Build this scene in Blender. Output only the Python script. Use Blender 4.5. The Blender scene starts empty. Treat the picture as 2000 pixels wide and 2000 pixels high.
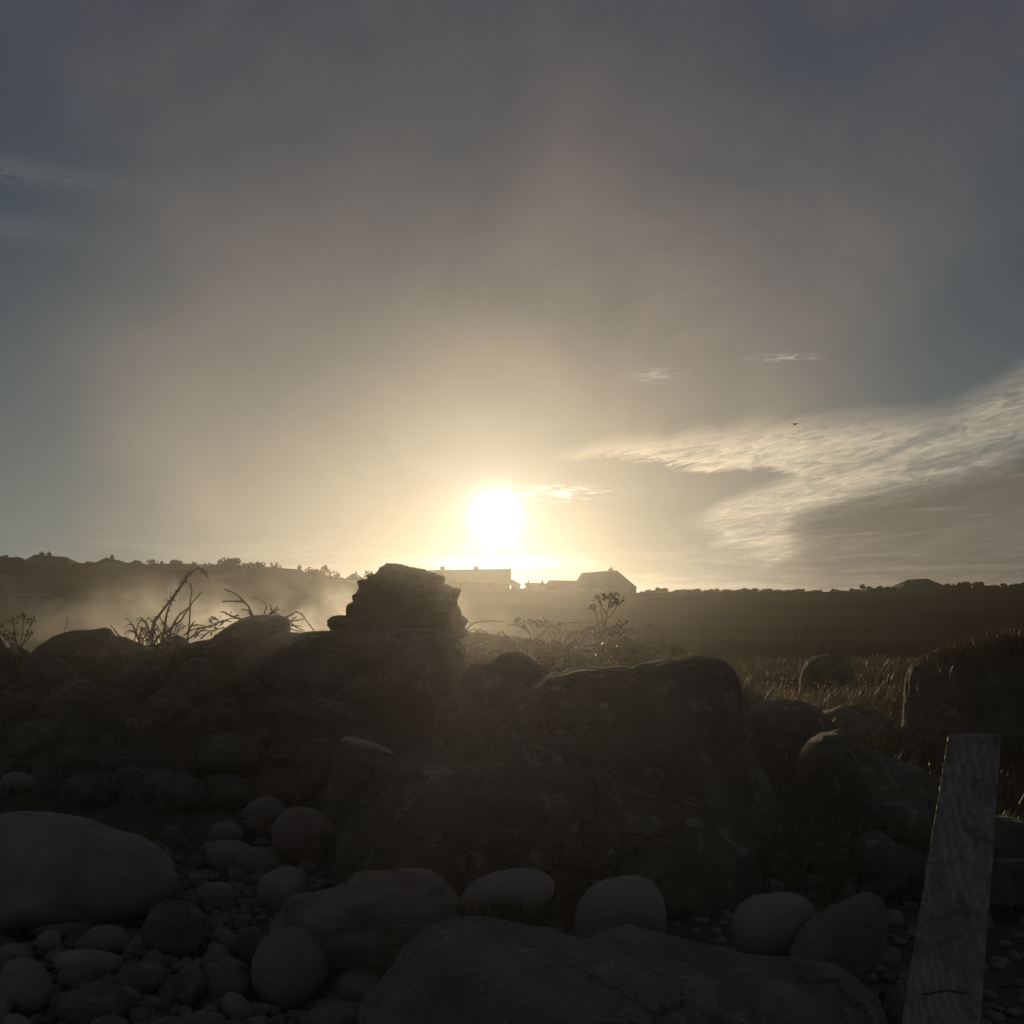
import bpy, bmesh, math, random
import numpy as np
from mathutils import Vector, noise as mnoise

random.seed(7)
RNG = np.random.default_rng(7)
SC = bpy.context.scene
COL = SC.collection

# ---------------------------------------------------------------- camera
F = 2144.0                      # focal length in photo pixels (2000 px frame)
CZ = 1.2
PITCH = math.atan(190 / F)
CA, SA = math.cos(PITCH), math.sin(PITCH)
cam_d = bpy.data.cameras.new("camera")
cam = bpy.data.objects.new("camera", cam_d)
COL.objects.link(cam)
cam_d.sensor_width = 36.0
cam_d.lens = 36.0 * F / 2000.0
cam_d.clip_start = 0.05
cam_d.clip_end = 6000
cam.location = (0, 0, CZ)
cam.rotation_euler = (math.pi / 2 + PITCH, 0, 0)
SC.camera = cam


def direction(px, py):
    u, v = px - 1000.0, 1000.0 - py
    return u, F * CA - v * SA, F * SA + v * CA


def pt(px, py, Y):
    """World point seen at photo pixel (px, py) at ground distance Y."""
    x, y, z = direction(px, py)
    k = Y / y
    return Vector((x * k, Y, CZ + z * k))


def azel(px, py):
    x, y, z = direction(px, py)
    return math.atan2(x, y), math.atan2(z, math.hypot(x, y))


# ---------------------------------------------------------------- light
SUN_AZ, SUN_EL = azel(968, 1006)
SUN_DIR = Vector((math.sin(SUN_AZ) * math.cos(SUN_EL), math.cos(SUN_AZ) * math.cos(SUN_EL), math.sin(SUN_EL)))
sun_d = bpy.data.lights.new("sun", 'SUN')
sun = bpy.data.objects.new("sun", sun_d)
COL.objects.link(sun)
sun_d.energy = 2.6
sun_d.angle = math.radians(0.53)
sun_d.color = (1.0, 0.79, 0.50)
sun.location = SUN_DIR * 300
sun.rotation_euler = (-SUN_DIR).to_track_quat('-Z', 'Y').to_euler()

vs = SC.view_settings
SC.display_settings.display_device = 'sRGB'
vs.view_transform = 'Standard'
vs.look = 'None'
vs.exposure = 0.0
vs.gamma = 1.0
vs.use_curve_mapping = False
SC.render.engine = 'CYCLES'
SC.cycles.use_denoising = True
SC.cycles.max_bounces = 6
SC.cycles.diffuse_bounces = 3
SC.cycles.volume_bounces = 1
SC.cycles.transparent_max_bounces = 8
SC.cycles.sample_clamp_indirect = 2.0
SC.cycles.volume_step_rate = 1.0
SC.cycles.volume_max_steps = 256

# haze and smoke strengths, tuned with the light
HAZE_DENSITY = 0.00010
SMOKE_DENSITY = 0.095
GLARE_SMOKE = 0.0026


# ---------------------------------------------------------------- node helper
class NT:
    def __init__(self, tree):
        self.t = tree

    def new(self, typ, **kw):
        n = self.t.nodes.new(typ)
        for k, v in kw.items():
            setattr(n, k, v)
        return n

    def put(self, sock, val):
        if isinstance(val, S):
            val = val.s
        if hasattr(val, 'is_output'):
            self.t.links.new(val, sock)
        else:
            if sock.type == 'RGBA' and hasattr(val, '__len__') and len(val) == 3:
                val = (*val, 1)
            sock.default_value = val

    def math(self, op, a, b=None, c=None, clamp=False):
        n = self.new('ShaderNodeMath', operation=op, use_clamp=clamp)
        self.put(n.inputs[0], a)
        if b is not None:
            self.put(n.inputs[1], b)
        if c is not None:
            self.put(n.inputs[2], c)
        return S(self, n.outputs[0])

    def vmath(self, op, a, b=None, scale=None):
        n = self.new('ShaderNodeVectorMath', operation=op)
        self.put(n.inputs[0], a)
        if b is not None:
            self.put(n.inputs[1], b)
        if scale is not None:
            self.put(n.inputs['Scale'], scale)
        return S(self, n.outputs['Value'] if op in ('DOT_PRODUCT', 'LENGTH') else n.outputs[0])

    def xyz(self, x=0, y=0, z=0):
        n = self.new('ShaderNodeCombineXYZ')
        for i, v in enumerate((x, y, z)):
            self.put(n.inputs[i], v)
        return S(self, n.outputs[0])

    def sep(self, v):
        n = self.new('ShaderNodeSeparateXYZ')
        self.put(n.inputs[0], v)
        return [S(self, o) for o in n.outputs]

    def noise(self, vec, scale=1.0, detail=3.0, rough=0.5, dist=0.0, color=False):
        n = self.new('ShaderNodeTexNoise')
        self.put(n.inputs['Vector'], vec)
        n.inputs['Scale'].default_value = scale
        n.inputs['Detail'].default_value = detail
        n.inputs['Roughness'].default_value = rough
        n.inputs['Distortion'].default_value = dist
        return S(self, n.outputs[1 if color else 0])

    def step(self, v, lo, hi):
        n = self.new('ShaderNodeMapRange', interpolation_type='SMOOTHSTEP')
        self.put(n.inputs[0], v)
        self.put(n.inputs[1], lo)
        self.put(n.inputs[2], hi)
        n.inputs[3].default_value = 0
        n.inputs[4].default_value = 1
        return S(self, n.outputs[0])

    def mix(self, f, a, b):
        n = self.new('ShaderNodeMix', data_type='RGBA')
        self.put(n.inputs[0], f)
        self.put(n.inputs[6], a)
        self.put(n.inputs[7], b)
        return S(self, n.outputs[2])

    def ramp(self, f, stops):
        n = self.new('ShaderNodeValToRGB')
        self.put(n.inputs[0], f)
        el = n.color_ramp.elements
        while len(el) < len(stops):
            el.new(0.5)
        for e, (p, c) in zip(el, stops):
            e.position = p
            e.color = (*c, 1) if len(c) == 3 else c
        return S(self, n.outputs[0])

    def curve(self, x, pts, lo, hi):
        """Piecewise curve y(x) through pts, x in [lo, hi]; returns y."""
        ys = [p[1] for p in pts]
        y0, y1 = min(ys), max(ys)
        y1 = y1 if y1 > y0 else y0 + 1e-3
        t = self.math('DIVIDE', self.math('SUBTRACT', x, lo), hi - lo, clamp=True)
        n = self.new('ShaderNodeFloatCurve')
        self.put(n.inputs['Value'], t)
        c = n.mapping.curves[0]
        P = sorted([((p[0] - lo) / (hi - lo), (p[1] - y0) / (y1 - y0)) for p in pts])
        P = [p for p in P if 0 <= p[0] <= 1]
        c.points[0].location = (0, P[0][1])
        c.points[1].location = (1, P[-1][1])
        for p in P:
            if 0.001 < p[0] < 0.999:
                c.points.new(*p)
        for q in c.points:
            q.handle_type = 'AUTO_CLAMPED'
        n.mapping.update()
        return S(self, n.outputs[0]) * (y1 - y0) + y0


class S:
    def __init__(self, n, s):
        self.n, self.s = n, s

    def __add__(self, o): return self.n.math('ADD', self, o)
    __radd__ = __add__
    def __sub__(self, o): return self.n.math('SUBTRACT', self, o)
    def __rsub__(self, o): return self.n.math('SUBTRACT', o, self)
    def __mul__(self, o): return self.n.math('MULTIPLY', self, o)
    __rmul__ = __mul__
    def __truediv__(self, o): return self.n.math('DIVIDE', self, o)
    def exp(self): return self.n.math('EXPONENT', self)


# ---------------------------------------------------------------- sky
world = bpy.data.worlds.new("World")
SC.world = world
world.use_nodes = True
world.node_tree.nodes.clear()
W = NT(world.node_tree)
STR = 0.1
co = W.new('ShaderNodeTexCoord').outputs['Generated']
dirn = W.vmath('NORMALIZE', co)
dx, dy, dz = W.sep(dirn)
el = W.math('ARCSINE', dz)                       # radians
az = W.math('ARCTAN2', dx, dy)
cosg = W.vmath('DOT_PRODUCT', dirn, tuple(SUN_DIR))
gam = W.math('ARCCOSINE', W.math('MINIMUM', cosg, 0.9999999))   # angle from the sun
elp = W.math('MAXIMUM', el, 0.0)
D = math.radians(1)

nish = W.new('ShaderNodeTexSky', sky_type='NISHITA')
nish.sun_disc = False
nish.sun_elevation = SUN_EL
nish.sun_rotation = SUN_AZ
nish.altitude = 10
nish.air_density = 1.0
nish.dust_density = 2.0
nish.ozone_density = 1.5


def vadd(a, b): return W.vmath('ADD', a, b)
def vsc(a, k): return W.vmath('SCALE', a, scale=k)
def cvec(c): return W.xyz(*c)


# clear evening sky: Nishita plus the dusty aureole of a low sun
sky = vsc(S(W, nish.outputs[0]), 0.028 * STR)
sky = vadd(sky, vsc(cvec((0.022, 0.029, 0.048)), 1.0))
hz = (elp * (-1 / (13 * D))).exp()
sky = vadd(sky, vsc(cvec((0.072, 0.092, 0.074)), hz))
halo = (gam * (-1 / (17 * D))).exp() * (elp * (-1 / (15 * D))).exp()
sky = vadd(sky, vsc(cvec((0.395, 0.350, 0.236)), halo))

# drifting thin smoke high over the beach: warm, patchy, clear at the far left and right
nv = W.vmath('MULTIPLY', W.xyz(az, el, 0.0), (1.0, 1.25, 1.0))
wob = W.noise(nv, 3.0, 3.0, 0.5) - 0.5
wob2 = W.noise(W.xyz((az * 0.75 + el * 0.66) * 0.95, el * 0.75 - az * 0.66, 1.7), 6.0, 7.0, 0.62, 0.45) - 0.5
azl = az + wob * 0.34
edge_l = W.step(azl, W.curve(el, [(0, -0.30), (0.12, -0.40), (0.25, -0.44), (0.35, -0.50), (0.6, -0.9)], 0, 0.6),
                W.curve(el, [(0, -0.10), (0.12, -0.22), (0.25, -0.25), (0.35, -0.34), (0.6, -0.4)], 0, 0.6))
edge_r = 1.0 - W.step(azl, W.curve(el, [(0, 0.1), (0.1, 0.16), (0.22, 0.22), (0.33, 0.30), (0.5, 0.5), (0.6, 0.8)], 0, 0.6),
                      W.curve(el, [(0, 0.4), (0.1, 0.42), (0.22, 0.42), (0.33, 0.50), (0.5, 0.9), (0.6, 1.2)], 0, 0.6))
veil = edge_l * edge_r * (0.72 + wob2 * 1.4 + wob * 1.4) 
pa, pb = azel(1430, 520)
q1 = (az - pa) * (1 / 0.16) + wob * 1.2
q2 = (el - pb) * (1 / 0.10) + wob2 * 1.5
veil = veil + ((q1 * q1 + q2 * q2) * -1.0).exp() * (0.36 + wob2 * 1.3)
away = W.math('MAXIMUM', W.step(W.math('ABSOLUTE', az), 0.8, 1.4), W.step(el, 0.62, 1.0))
veil = veil * (1.0 - away) + away * (0.75 + wob * 0.8)
veil = W.math('MAXIMUM', veil, 0.0)
sky = vadd(sky, vsc(cvec((0.082, 0.052, 0.030)), veil * (0.62 + halo * 3.0)))
sky = vadd(sky, vsc(cvec((-0.012, -0.004, 0.004)), 1.0))


def pe(px, py):
    return azel(px, py)


def curve_px(pts, lo=0.0, hi=1.2):
    return W.curve(az, [pe(*p) for p in pts], lo, hi)


# bank of rippled high cloud low on the right, grey underneath
rip = W.xyz(az * 5.0, el * 26.0 - az * 5.0, 0.0)
n_big = W.noise(rip, 1.3, 5.0, 0.6, 0.8)
n_fine = W.noise(W.xyz(az * 26.0, el * 120.0 - az * 22.0, 0.0), 1.5, 6.0, 0.66, 1.4)
ripple = W.math('SINE', el * 900.0 - az * 110.0 + (n_big - 0.5) * 14.0) * 0.5 + 0.5
ee = el + (n_big - 0.5) * 0.042 + (n_fine - 0.5) * 0.022
up_top = curve_px([(1000, 890), (1115, 872), (1250, 850), (1400, 828), (1600, 808), (1800, 800), (1900, 762), (2000, 708), (2300, 560), (2800, 480)])
up_bot = curve_px([(1000, 905), (1115, 896), (1280, 903), (1450, 912), (1530, 918), (1620, 965), (1800, 990), (2000, 1020), (2800, 1060)])
lo_top = curve_px([(1000, 1040), (1300, 1022), (1420, 968), (1500, 938), (1600, 905), (1800, 870), (2800, 800)])
lo_bot = curve_px([(1000, 1040), (1300, 1028), (1400, 1060), (1500, 1085), (1650, 1110), (2000, 1120), (2800, 1130)])
gr_top = curve_px([(1000, 1060), (1480, 1050), (1560, 1000), (1700, 945), (1850, 905), (2000, 872), (2300, 760), (2800, 700)])
fadeR = 1.0 - W.step(az, 0.75, 1.15)
up_in = W.step(az, pe(1050, 0)[0], pe(1160, 0)[0])
lo_in = W.step(az, pe(1290, 0)[0], pe(1380, 0)[0])
m_up = W.step(ee, up_bot - 0.003, up_bot + 0.006) * (1.0 - W.step(ee, up_top - 0.020, up_top + 0.006)) * up_in
m_lo = W.step(ee, lo_bot - 0.012, lo_bot + 0.022) * (1.0 - W.step(ee, lo_top - 0.014, lo_top + 0.006)) * lo_in
ee2 = el + (n_big - 0.5) * 0.06 + (n_fine - 0.5) * 0.016
m_gr = (1.0 - W.step(ee2, gr_top - 0.030, gr_top + 0.012)) * W.step(az, pe(1400, 0)[0], pe(1620, 0)[0]) * fadeR
bright = W.math('MAXIMUM', m_up, m_lo) * fadeR * (1.0 - m_gr * 0.92)
tex = 0.45 + 0.75 * W.step(n_fine, 0.30, 0.72) + (ripple - 0.5) * 0.12
tex = tex * (0.55 + 0.75 * W.step(n_big, 0.30, 0.62))
gl = (gam * (-1 / (22 * D))).exp()
sky = vadd(sky, vsc(cvec((0.70, 0.55, 0.35)), bright * tex * gl * 0.92))
grey_n = 0.85 + (n_big - 0.5) * 1.3 + (n_fine - 0.5) * 0.35
grey_col = vadd(vsc(cvec((0.285, 0.216, 0.146)), gl * grey_n), cvec((0.068, 0.066, 0.058)))
streak = W.noise(W.xyz(az * 7.0, el * 120.0 - az * 8.0, 0.0), 1.5, 5.0, 0.6, 0.5)
sk = W.step(streak, 0.54, 0.76) * 0.8
grey_col = vadd(grey_col, vsc(cvec((0.13, 0.10, 0.065)), sk))
sky = W.mix(m_gr * 0.9, sky, grey_col)

# thin streaks along the horizon and small bright shreds beside the sun
hor = (1.0 - W.step(el, 0.015, 0.085)) * (0.3 + 0.7 * (gam * (-1 / (18 * D))).exp())
hs = W.noise(W.xyz(az * 7.0, el * 85.0 + wob2 * 2.0, 3.0), 1.5, 5.0, 0.6, 0.8)
sky = vadd(sky, vsc(cvec((0.42, 0.34, 0.22)), hor * (W.step(hs, 0.42, 0.72) - 0.25) * 0.42))


def shred(px0, px1, py, half, k, seed, thr=0.45):
    a0, e0 = pe((px0 + px1) / 2, py)
    w = (px1 - px0) / 2 / F
    u = (az - a0) / w
    v = (el - e0) / (half / F)
    fine = W.noise(W.xyz(az * 45.0, el * 300.0, seed), 1.6, 4.0, 0.65, 0.8)
    r2 = u * u + (v + (fine - 0.5) * 2.0) * (v + (fine - 0.5) * 2.0)
    m = (r2 * -1.6).exp() * W.step(fine, thr, thr + 0.2)
    return vsc(cvec((1.0, 0.90, 0.70)), m * k)


sky = vadd(sky, shred(960, 1190, 960, 16, 0.9, 1.0))
sky = vadd(sky, shred(840, 1120, 1096, 14, 1.3, 2.0, 0.36))
sky = vadd(sky, shred(880, 1060, 1062, 14, 0.9, 3.0))
sky = vadd(sky, shred(1460, 1610, 697, 9, 0.22, 4.0))
sky = vadd(sky, shred(-260, 260, 326, 26, 0.035, 8.0, 0.3))
sky = vadd(sky, shred(-260, 160, 432, 30, 0.03, 9.0, 0.3))
sky = vadd(sky, shred(1230, 1330, 730, 16, 0.16, 6.0, 0.4))

# the sun itself and its burnt-out surround
core = (gam * gam * (-1 / (0.95 * D) ** 2)).exp() * 1.6
glow = (gam * (-1 / (0.75 * D))).exp() + (gam * (-1 / (2.3 * D))).exp() * 0.20
sky = vadd(sky, vsc(cvec((1.0, 0.97, 0.91)), core * 0.9 + glow * 0.95))

bg = W.new('ShaderNodeBackground')
W.put(bg.inputs['Color'], vsc(W.vmath('MAXIMUM', sky, (0.0, 0.0, 0.0)), 1.0 / STR))
bg.inputs['Strength'].default_value = STR
wo = W.new('ShaderNodeOutputWorld')
W.t.links.new(bg.outputs[0], wo.inputs['Surface'])
world.cycles.sampling_method = 'MANUAL'
world.cycles.sample_map_resolution = 512


# ---------------------------------------------------------------- materials
def material(name):
    m = bpy.data.materials.new(name)
    m.use_nodes = True
    m.node_tree.nodes.clear()
    return m, NT(m.node_tree)


def finish(n, shader, disp=None):
    o = n.new('ShaderNodeOutputMaterial')
    n.t.links.new(shader, o.inputs['Surface'])


def surf(name, stops, scale=6.0, rough=0.85, bump=0.4, bscale=40.0, spec=0.3, vary=0.25, coord='Object', stretch=None,
         speck=0.0, bdist=0.02):
    m, n = material(name)
    tc = n.new('ShaderNodeTexCoord').outputs[coord]
    v = S(n, tc)
    if stretch:
        v = n.vmath('MULTIPLY', tc, stretch)
    rnd = S(n, n.new('ShaderNodeObjectInfo').outputs['Random'])
    v = n.vmath('ADD', v, n.xyz(rnd * 37.0, rnd * 11.0, 0.0))
    a = n.noise(v, scale, 6, 0.6, 0.4)
    c = n.ramp(a, stops)
    k = (1.0 - vary) + rnd * (2 * vary)
    if speck:
        sp = n.noise(v, bscale * 3, 2, 0.6)
        k = k * (1.0 + (sp - 0.5) * speck)
    if name == 'beach_ground':
        y = n.sep(S(n, tc))[1]
        grass_c = n.ramp(n.noise(tc, 0.7, 5, 0.6), [(0.3, (0.018, 0.017, 0.009)), (0.6, (0.035, 0.03, 0.016)), (0.8, (0.05, 0.042, 0.023))])
        c = n.mix(n.step(y + (a - 0.5) * 3.0, 6.2, 8.0), c, grass_c)
    crk = None
    if name in ('weathered_rock', 'dark_lichened_rock'):
        vo = n.new('ShaderNodeTexVoronoi', feature='DISTANCE_TO_EDGE')
        vo.inputs['Scale'].default_value = 2.2
        n.put(vo.inputs['Vector'], n.vmath('ADD', v, n.vmath('SCALE', n.noise(v, 5.0, 4, 0.6, color=True), scale=0.35)))
        gap = n.step(n.noise(v, 1.7, 3, 0.6), 0.46, 0.58)
        crk = n.math('MAXIMUM', n.step(S(n, vo.outputs['Distance']), 0.0, 0.020), gap)
        k = k * (0.62 + crk * 0.38)
        lich = n.step(n.noise(v, 9.0, 6, 0.7, 0.3), 0.56, 0.64)
        c = n.mix(lich * 0.6, c, (0.23, 0.21, 0.165))
    c = n.vmath('SCALE', c, scale=k)
    b1 = n.noise(v, bscale, 5, 0.65)
    b2 = n.noise(v, bscale / 6, 4, 0.6)
    bm = n.new('ShaderNodeBump')
    bm.inputs['Strength'].default_value = bump
    bm.inputs['Distance'].default_value = bdist
    n.put(bm.inputs['Height'], b1 * 0.5 + b2 + (crk * 0.45 if crk else 0.0))
    p = n.new('ShaderNodeBsdfPrincipled')
    n.put(p.inputs['Base Color'], c)
    p.inputs['Roughness'].default_value = rough
    p.inputs['Specular IOR Level'].default_value = spec
    n.t.links.new(bm.outputs[0], p.inputs['Normal'])
    finish(n, p.outputs[0])
    return m


def leafy(name, c1, c2, trans=0.5, rough=0.35, spec=0.5):
    m, n = material(name)
    geo = n.new('ShaderNodeNewGeometry')
    rnd = S(n, geo.outputs['Random Per Island'])
    c = n.mix(rnd, c1, c2)
    p = n.new('ShaderNodeBsdfPrincipled')
    n.put(p.inputs['Base Color'], c)
    p.inputs['Roughness'].default_value = rough
    p.inputs['Specular IOR Level'].default_value = spec
    t = n.new('ShaderNodeBsdfTranslucent')
    n.put(t.inputs['Color'], n.vmath('SCALE', c, scale=1.3))
    mx = n.new('ShaderNodeMixShader')
    mx.inputs[0].default_value = trans
    n.t.links.new(p.outputs[0], mx.inputs[1])
    n.t.links.new(t.outputs[0], mx.inputs[2])
    finish(n, mx.outputs[0])
    return m


M = {}
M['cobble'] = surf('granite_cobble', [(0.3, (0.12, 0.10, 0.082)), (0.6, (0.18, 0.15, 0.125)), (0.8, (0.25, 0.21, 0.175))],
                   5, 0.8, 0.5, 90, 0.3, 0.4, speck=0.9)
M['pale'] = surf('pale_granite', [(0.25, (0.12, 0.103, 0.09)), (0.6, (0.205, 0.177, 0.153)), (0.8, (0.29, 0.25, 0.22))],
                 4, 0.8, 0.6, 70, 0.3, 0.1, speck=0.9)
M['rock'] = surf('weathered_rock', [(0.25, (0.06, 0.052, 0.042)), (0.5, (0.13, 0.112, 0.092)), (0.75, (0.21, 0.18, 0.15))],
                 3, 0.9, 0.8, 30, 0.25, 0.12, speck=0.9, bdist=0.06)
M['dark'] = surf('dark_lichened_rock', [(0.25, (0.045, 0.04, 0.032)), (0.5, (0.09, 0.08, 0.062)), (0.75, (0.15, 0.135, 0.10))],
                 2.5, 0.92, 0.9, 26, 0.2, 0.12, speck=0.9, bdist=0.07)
M['striated'] = surf('striated_rock', [(0.3, (0.07, 0.06, 0.05)), (0.5, (0.16, 0.14, 0.115)), (0.7, (0.24, 0.21, 0.175))],
                     3, 0.85, 1.0, 12, 0.3, 0.1, stretch=(1.5, 1.5, 7), speck=0.7, bdist=0.05)
M['soil'] = surf('beach_ground', [(0.3, (0.06, 0.05, 0.04)), (0.6, (0.10, 0.087, 0.07)), (0.8, (0.15, 0.13, 0.105))],
             1.5, 1.0, 0.8, 14, 0.0, 0.0)
M['turf'] = surf('hillside_turf', [(0.3, (0.024, 0.022, 0.011)), (0.55, (0.042, 0.036, 0.019)), (0.8, (0.062, 0.052, 0.028))],
                 0.05, 1.0, 0.3, 0.9, 0.0, 0.0)
M['wall'] = surf('rendered_house_wall', [(0.3, (0.17, 0.15, 0.13)), (0.7, (0.24, 0.215, 0.185))], 0.5, 1.0, 0.2, 3, 0.02, 0.2)
M['whitewall'] = surf('white_washed_wall', [(0.3, (0.62, 0.60, 0.56)), (0.7, (0.78, 0.76, 0.72))], 0.5, 0.8, 0.2, 3, 0.3, 0.05)
M['slate'] = surf('slate_roof', [(0.3, (0.05, 0.048, 0.048)), (0.7, (0.085, 0.08, 0.08))], 1.5, 1.0, 0.4, 4, 0.03, 0.1)
M['brick'] = surf('chimney_brick', [(0.3, (0.20, 0.12, 0.09)), (0.7, (0.30, 0.19, 0.14))], 2, 1.0, 0.3, 6, 0.02, 0.1)
M['glass'] = surf('dark_window_glass', [(0.3, (0.03, 0.035, 0.04)), (0.7, (0.06, 0.065, 0.07))], 1, 0.12, 0.0, 3, 0.6, 0.1)
M['stem'] = surf('bramble_stem', [(0.3, (0.05, 0.03, 0.022)), (0.7, (0.10, 0.06, 0.04))], 20, 0.8, 0.3, 90, 0.12, 0.2)
M['seed'] = surf('dry_seed_head', [(0.3, (0.05, 0.035, 0.022)), (0.7, (0.11, 0.08, 0.05))], 60, 0.9, 0.3, 200, 0.05, 0.2)
M['feather'] = surf('dark_feathers', [(0.3, (0.05, 0.05, 0.055)), (0.7, (0.09, 0.09, 0.09))], 10, 0.8, 0.2, 40, 0.3, 0.0)
M['pebble'] = surf('pebble_fill', [(0.3, (0.10, 0.088, 0.072)), (0.7, (0.19, 0.165, 0.14))], 5, 0.85, 0.3, 60, 0.3, 0.0, speck=0.5)
M['grass'] = leafy('dry_grass', (0.035, 0.028, 0.012), (0.11, 0.08, 0.04), 0.22, 0.5, 0.2)
M['darkgrass'] = leafy('green_grass', (0.035, 0.045, 0.015), (0.09, 0.10, 0.035), 0.35, 0.4, 0.4)
M['leaf'] = leafy('bramble_leaf', (0.04, 0.045, 0.018), (0.10, 0.085, 0.035), 0.35, 0.45, 0.4)
M['bush'] = leafy('hill_scrub_leaf', (0.03, 0.032, 0.015), (0.06, 0.055, 0.027), 0.12, 0.9, 0.02)


def wood():
    m, n = material('weathered_grey_wood')
    tc = n.new('ShaderNodeTexCoord').outputs['Object']
    v = n.vmath('MULTIPLY', tc, (1.0, 1.0, 0.10))
    ws = n.noise(n.vmath('MULTIPLY', tc, (1, 1, 0.35)), 7, 3, 0.5)
    v2 = n.vmath('ADD', v, n.xyz(ws * 0.12, ws * 0.05, 0))
    grain = n.noise(v2, 190, 5, 0.6, 0.2)
    rings = n.new('ShaderNodeTexWave', wave_type='BANDS', bands_direction='X')
    n.put(rings.inputs['Vector'], v2)
    rings.inputs['Scale'].default_value = 17
    rings.inputs['Distortion'].default_value = 3
    rings.inputs['Detail'].default_value = 3
    rf = S(n, rings.outputs['Fac'])
    stain = n.step(n.noise(n.vmath('MULTIPLY', tc, (1, 1, 0.75)), 24, 6, 0.70, 0.5), 0.46, 0.68)
    g = grain * 0.86 + rf * 0.14
    c = n.ramp(g, [(0.2, (0.11, 0.094, 0.080)), (0.5, (0.22, 0.19, 0.165)), (0.8, (0.35, 0.305, 0.268))])
    big = n.step(n.noise(tc, 8.0, 5, 0.65, 0.4), 0.45, 0.65)
    c = n.mix(stain * 0.7, c, (0.06, 0.05, 0.042))
    c = n.mix(big * 0.45, c, (0.09, 0.08, 0.07))
    bm = n.new('ShaderNodeBump')
    bm.inputs['Strength'].default_value = 0.5
    bm.inputs['Distance'].default_value = 0.003
    n.put(bm.inputs['Height'], g + n.noise(tc, 60, 4, 0.6) * 0.4)
    p = n.new('ShaderNodeBsdfPrincipled')
    n.put(p.inputs['Base Color'], c)
    p.inputs['Roughness'].default_value = 0.75
    n.t.links.new(bm.outputs[0], p.inputs['Normal'])
    finish(n, p.outputs[0])
    return m


M['wood'] = wood()
M['sun_streak'] = surf('sun_streak_rock', [(0.3, (0.10, 0.085, 0.07)), (0.7, (0.24, 0.20, 0.165))], 5, 0.33, 0.8, 30, 0.7, 0.1, bdist=0.03)  # paler glossy rock imitating a sun streak, for the added slab
M['darkwood'] = surf('dark_rail_wood', [(0.3, (0.05, 0.045, 0.04)), (0.7, (0.11, 0.10, 0.09))], 12, 0.85, 0.5, 60, 0.2, 0.0)  # darker wood tone for the rail


# ---------------------------------------------------------------- object helpers
def mesh_obj(name, verts, faces, mat, parent=None, smooth=False, loc=(0, 0, 0)):
    me = bpy.data.meshes.new(name)
    me.from_pydata([tuple(v) for v in verts], [], [tuple(f) for f in faces])
    if smooth:
        me.polygons.foreach_set('use_smooth', [True] * len(me.polygons))
    me.materials.append(mat)
    me.update()
    o = bpy.data.objects.new(name, me)
    COL.objects.link(o)
    o.location = loc
    o.parent = parent
    return o


def np_mesh(name, V, Q, mat, parent=None, smooth=False):
    """Fast mesh from numpy arrays; Q is (n, 3) or (n, 4)."""
    me = bpy.data.meshes.new(name)
    k = Q.shape[1]
    me.vertices.add(len(V))
    me.vertices.foreach_set('co', np.asarray(V, np.float32).ravel())
    me.loops.add(Q.size)
    me.loops.foreach_set('vertex_index', np.asarray(Q, np.int32).ravel())
    me.polygons.add(len(Q))
    me.polygons.foreach_set('loop_start', np.arange(0, Q.size, k, dtype=np.int32))
    me.update(calc_edges=True)
    me.polygons.foreach_set('use_smooth', [smooth] * len(Q))
    me.materials.append(mat)
    o = bpy.data.objects.new(name, me)
    COL.objects.link(o)
    o.parent = parent
    return o


def empty(name, loc, rz=0.0):
    o = bpy.data.objects.new(name, None)
    COL.objects.link(o)
    o.location = loc
    o.rotation_euler = (0, 0, rz)
    return o


def tag(o, label=None, cat=None, group=None, kind=None):
    if label: o['label'] = label
    if cat: o['category'] = cat
    if group: o['group'] = group
    if kind: o['kind'] = kind
    return o


def sm(t):
    t = min(1.0, max(0.0, t))
    return t * t * (3 - 2 * t)


def box_geo(x0, x1, y0, y1, z0, z1):
    v = [(x0, y0, z0), (x1, y0, z0), (x1, y1, z0), (x0, y1, z0), (x0, y0, z1), (x1, y0, z1), (x1, y1, z1), (x0, y1, z1)]
    f = [(0, 3, 2, 1), (4, 5, 6, 7), (0, 1, 5, 4), (1, 2, 6, 5), (2, 3, 7, 6), (3, 0, 4, 7)]
    return v, f


def box(name, b, mat, parent=None, loc=(0, 0, 0)):
    v, f = box_geo(*b)
    return mesh_obj(name, v, f, mat, parent, loc=loc)


# ---------------------------------------------------------------- terrain
def lerp_list(pts, x):
    if x <= pts[0][0]: return pts[0][1]
    for (a, b), (c, d) in zip(pts, pts[1:]):
        if x <= c:
            return b + (d - b) * (x - a) / (c - a)
    return pts[-1][1]


FIELD = [(-1e4, 0.0), (6.0, 0.0), (12, -0.02), (30, -0.28), (45, -0.55), (60, -0.75), (120, -1.6), (1e4, -1.6)]


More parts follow.
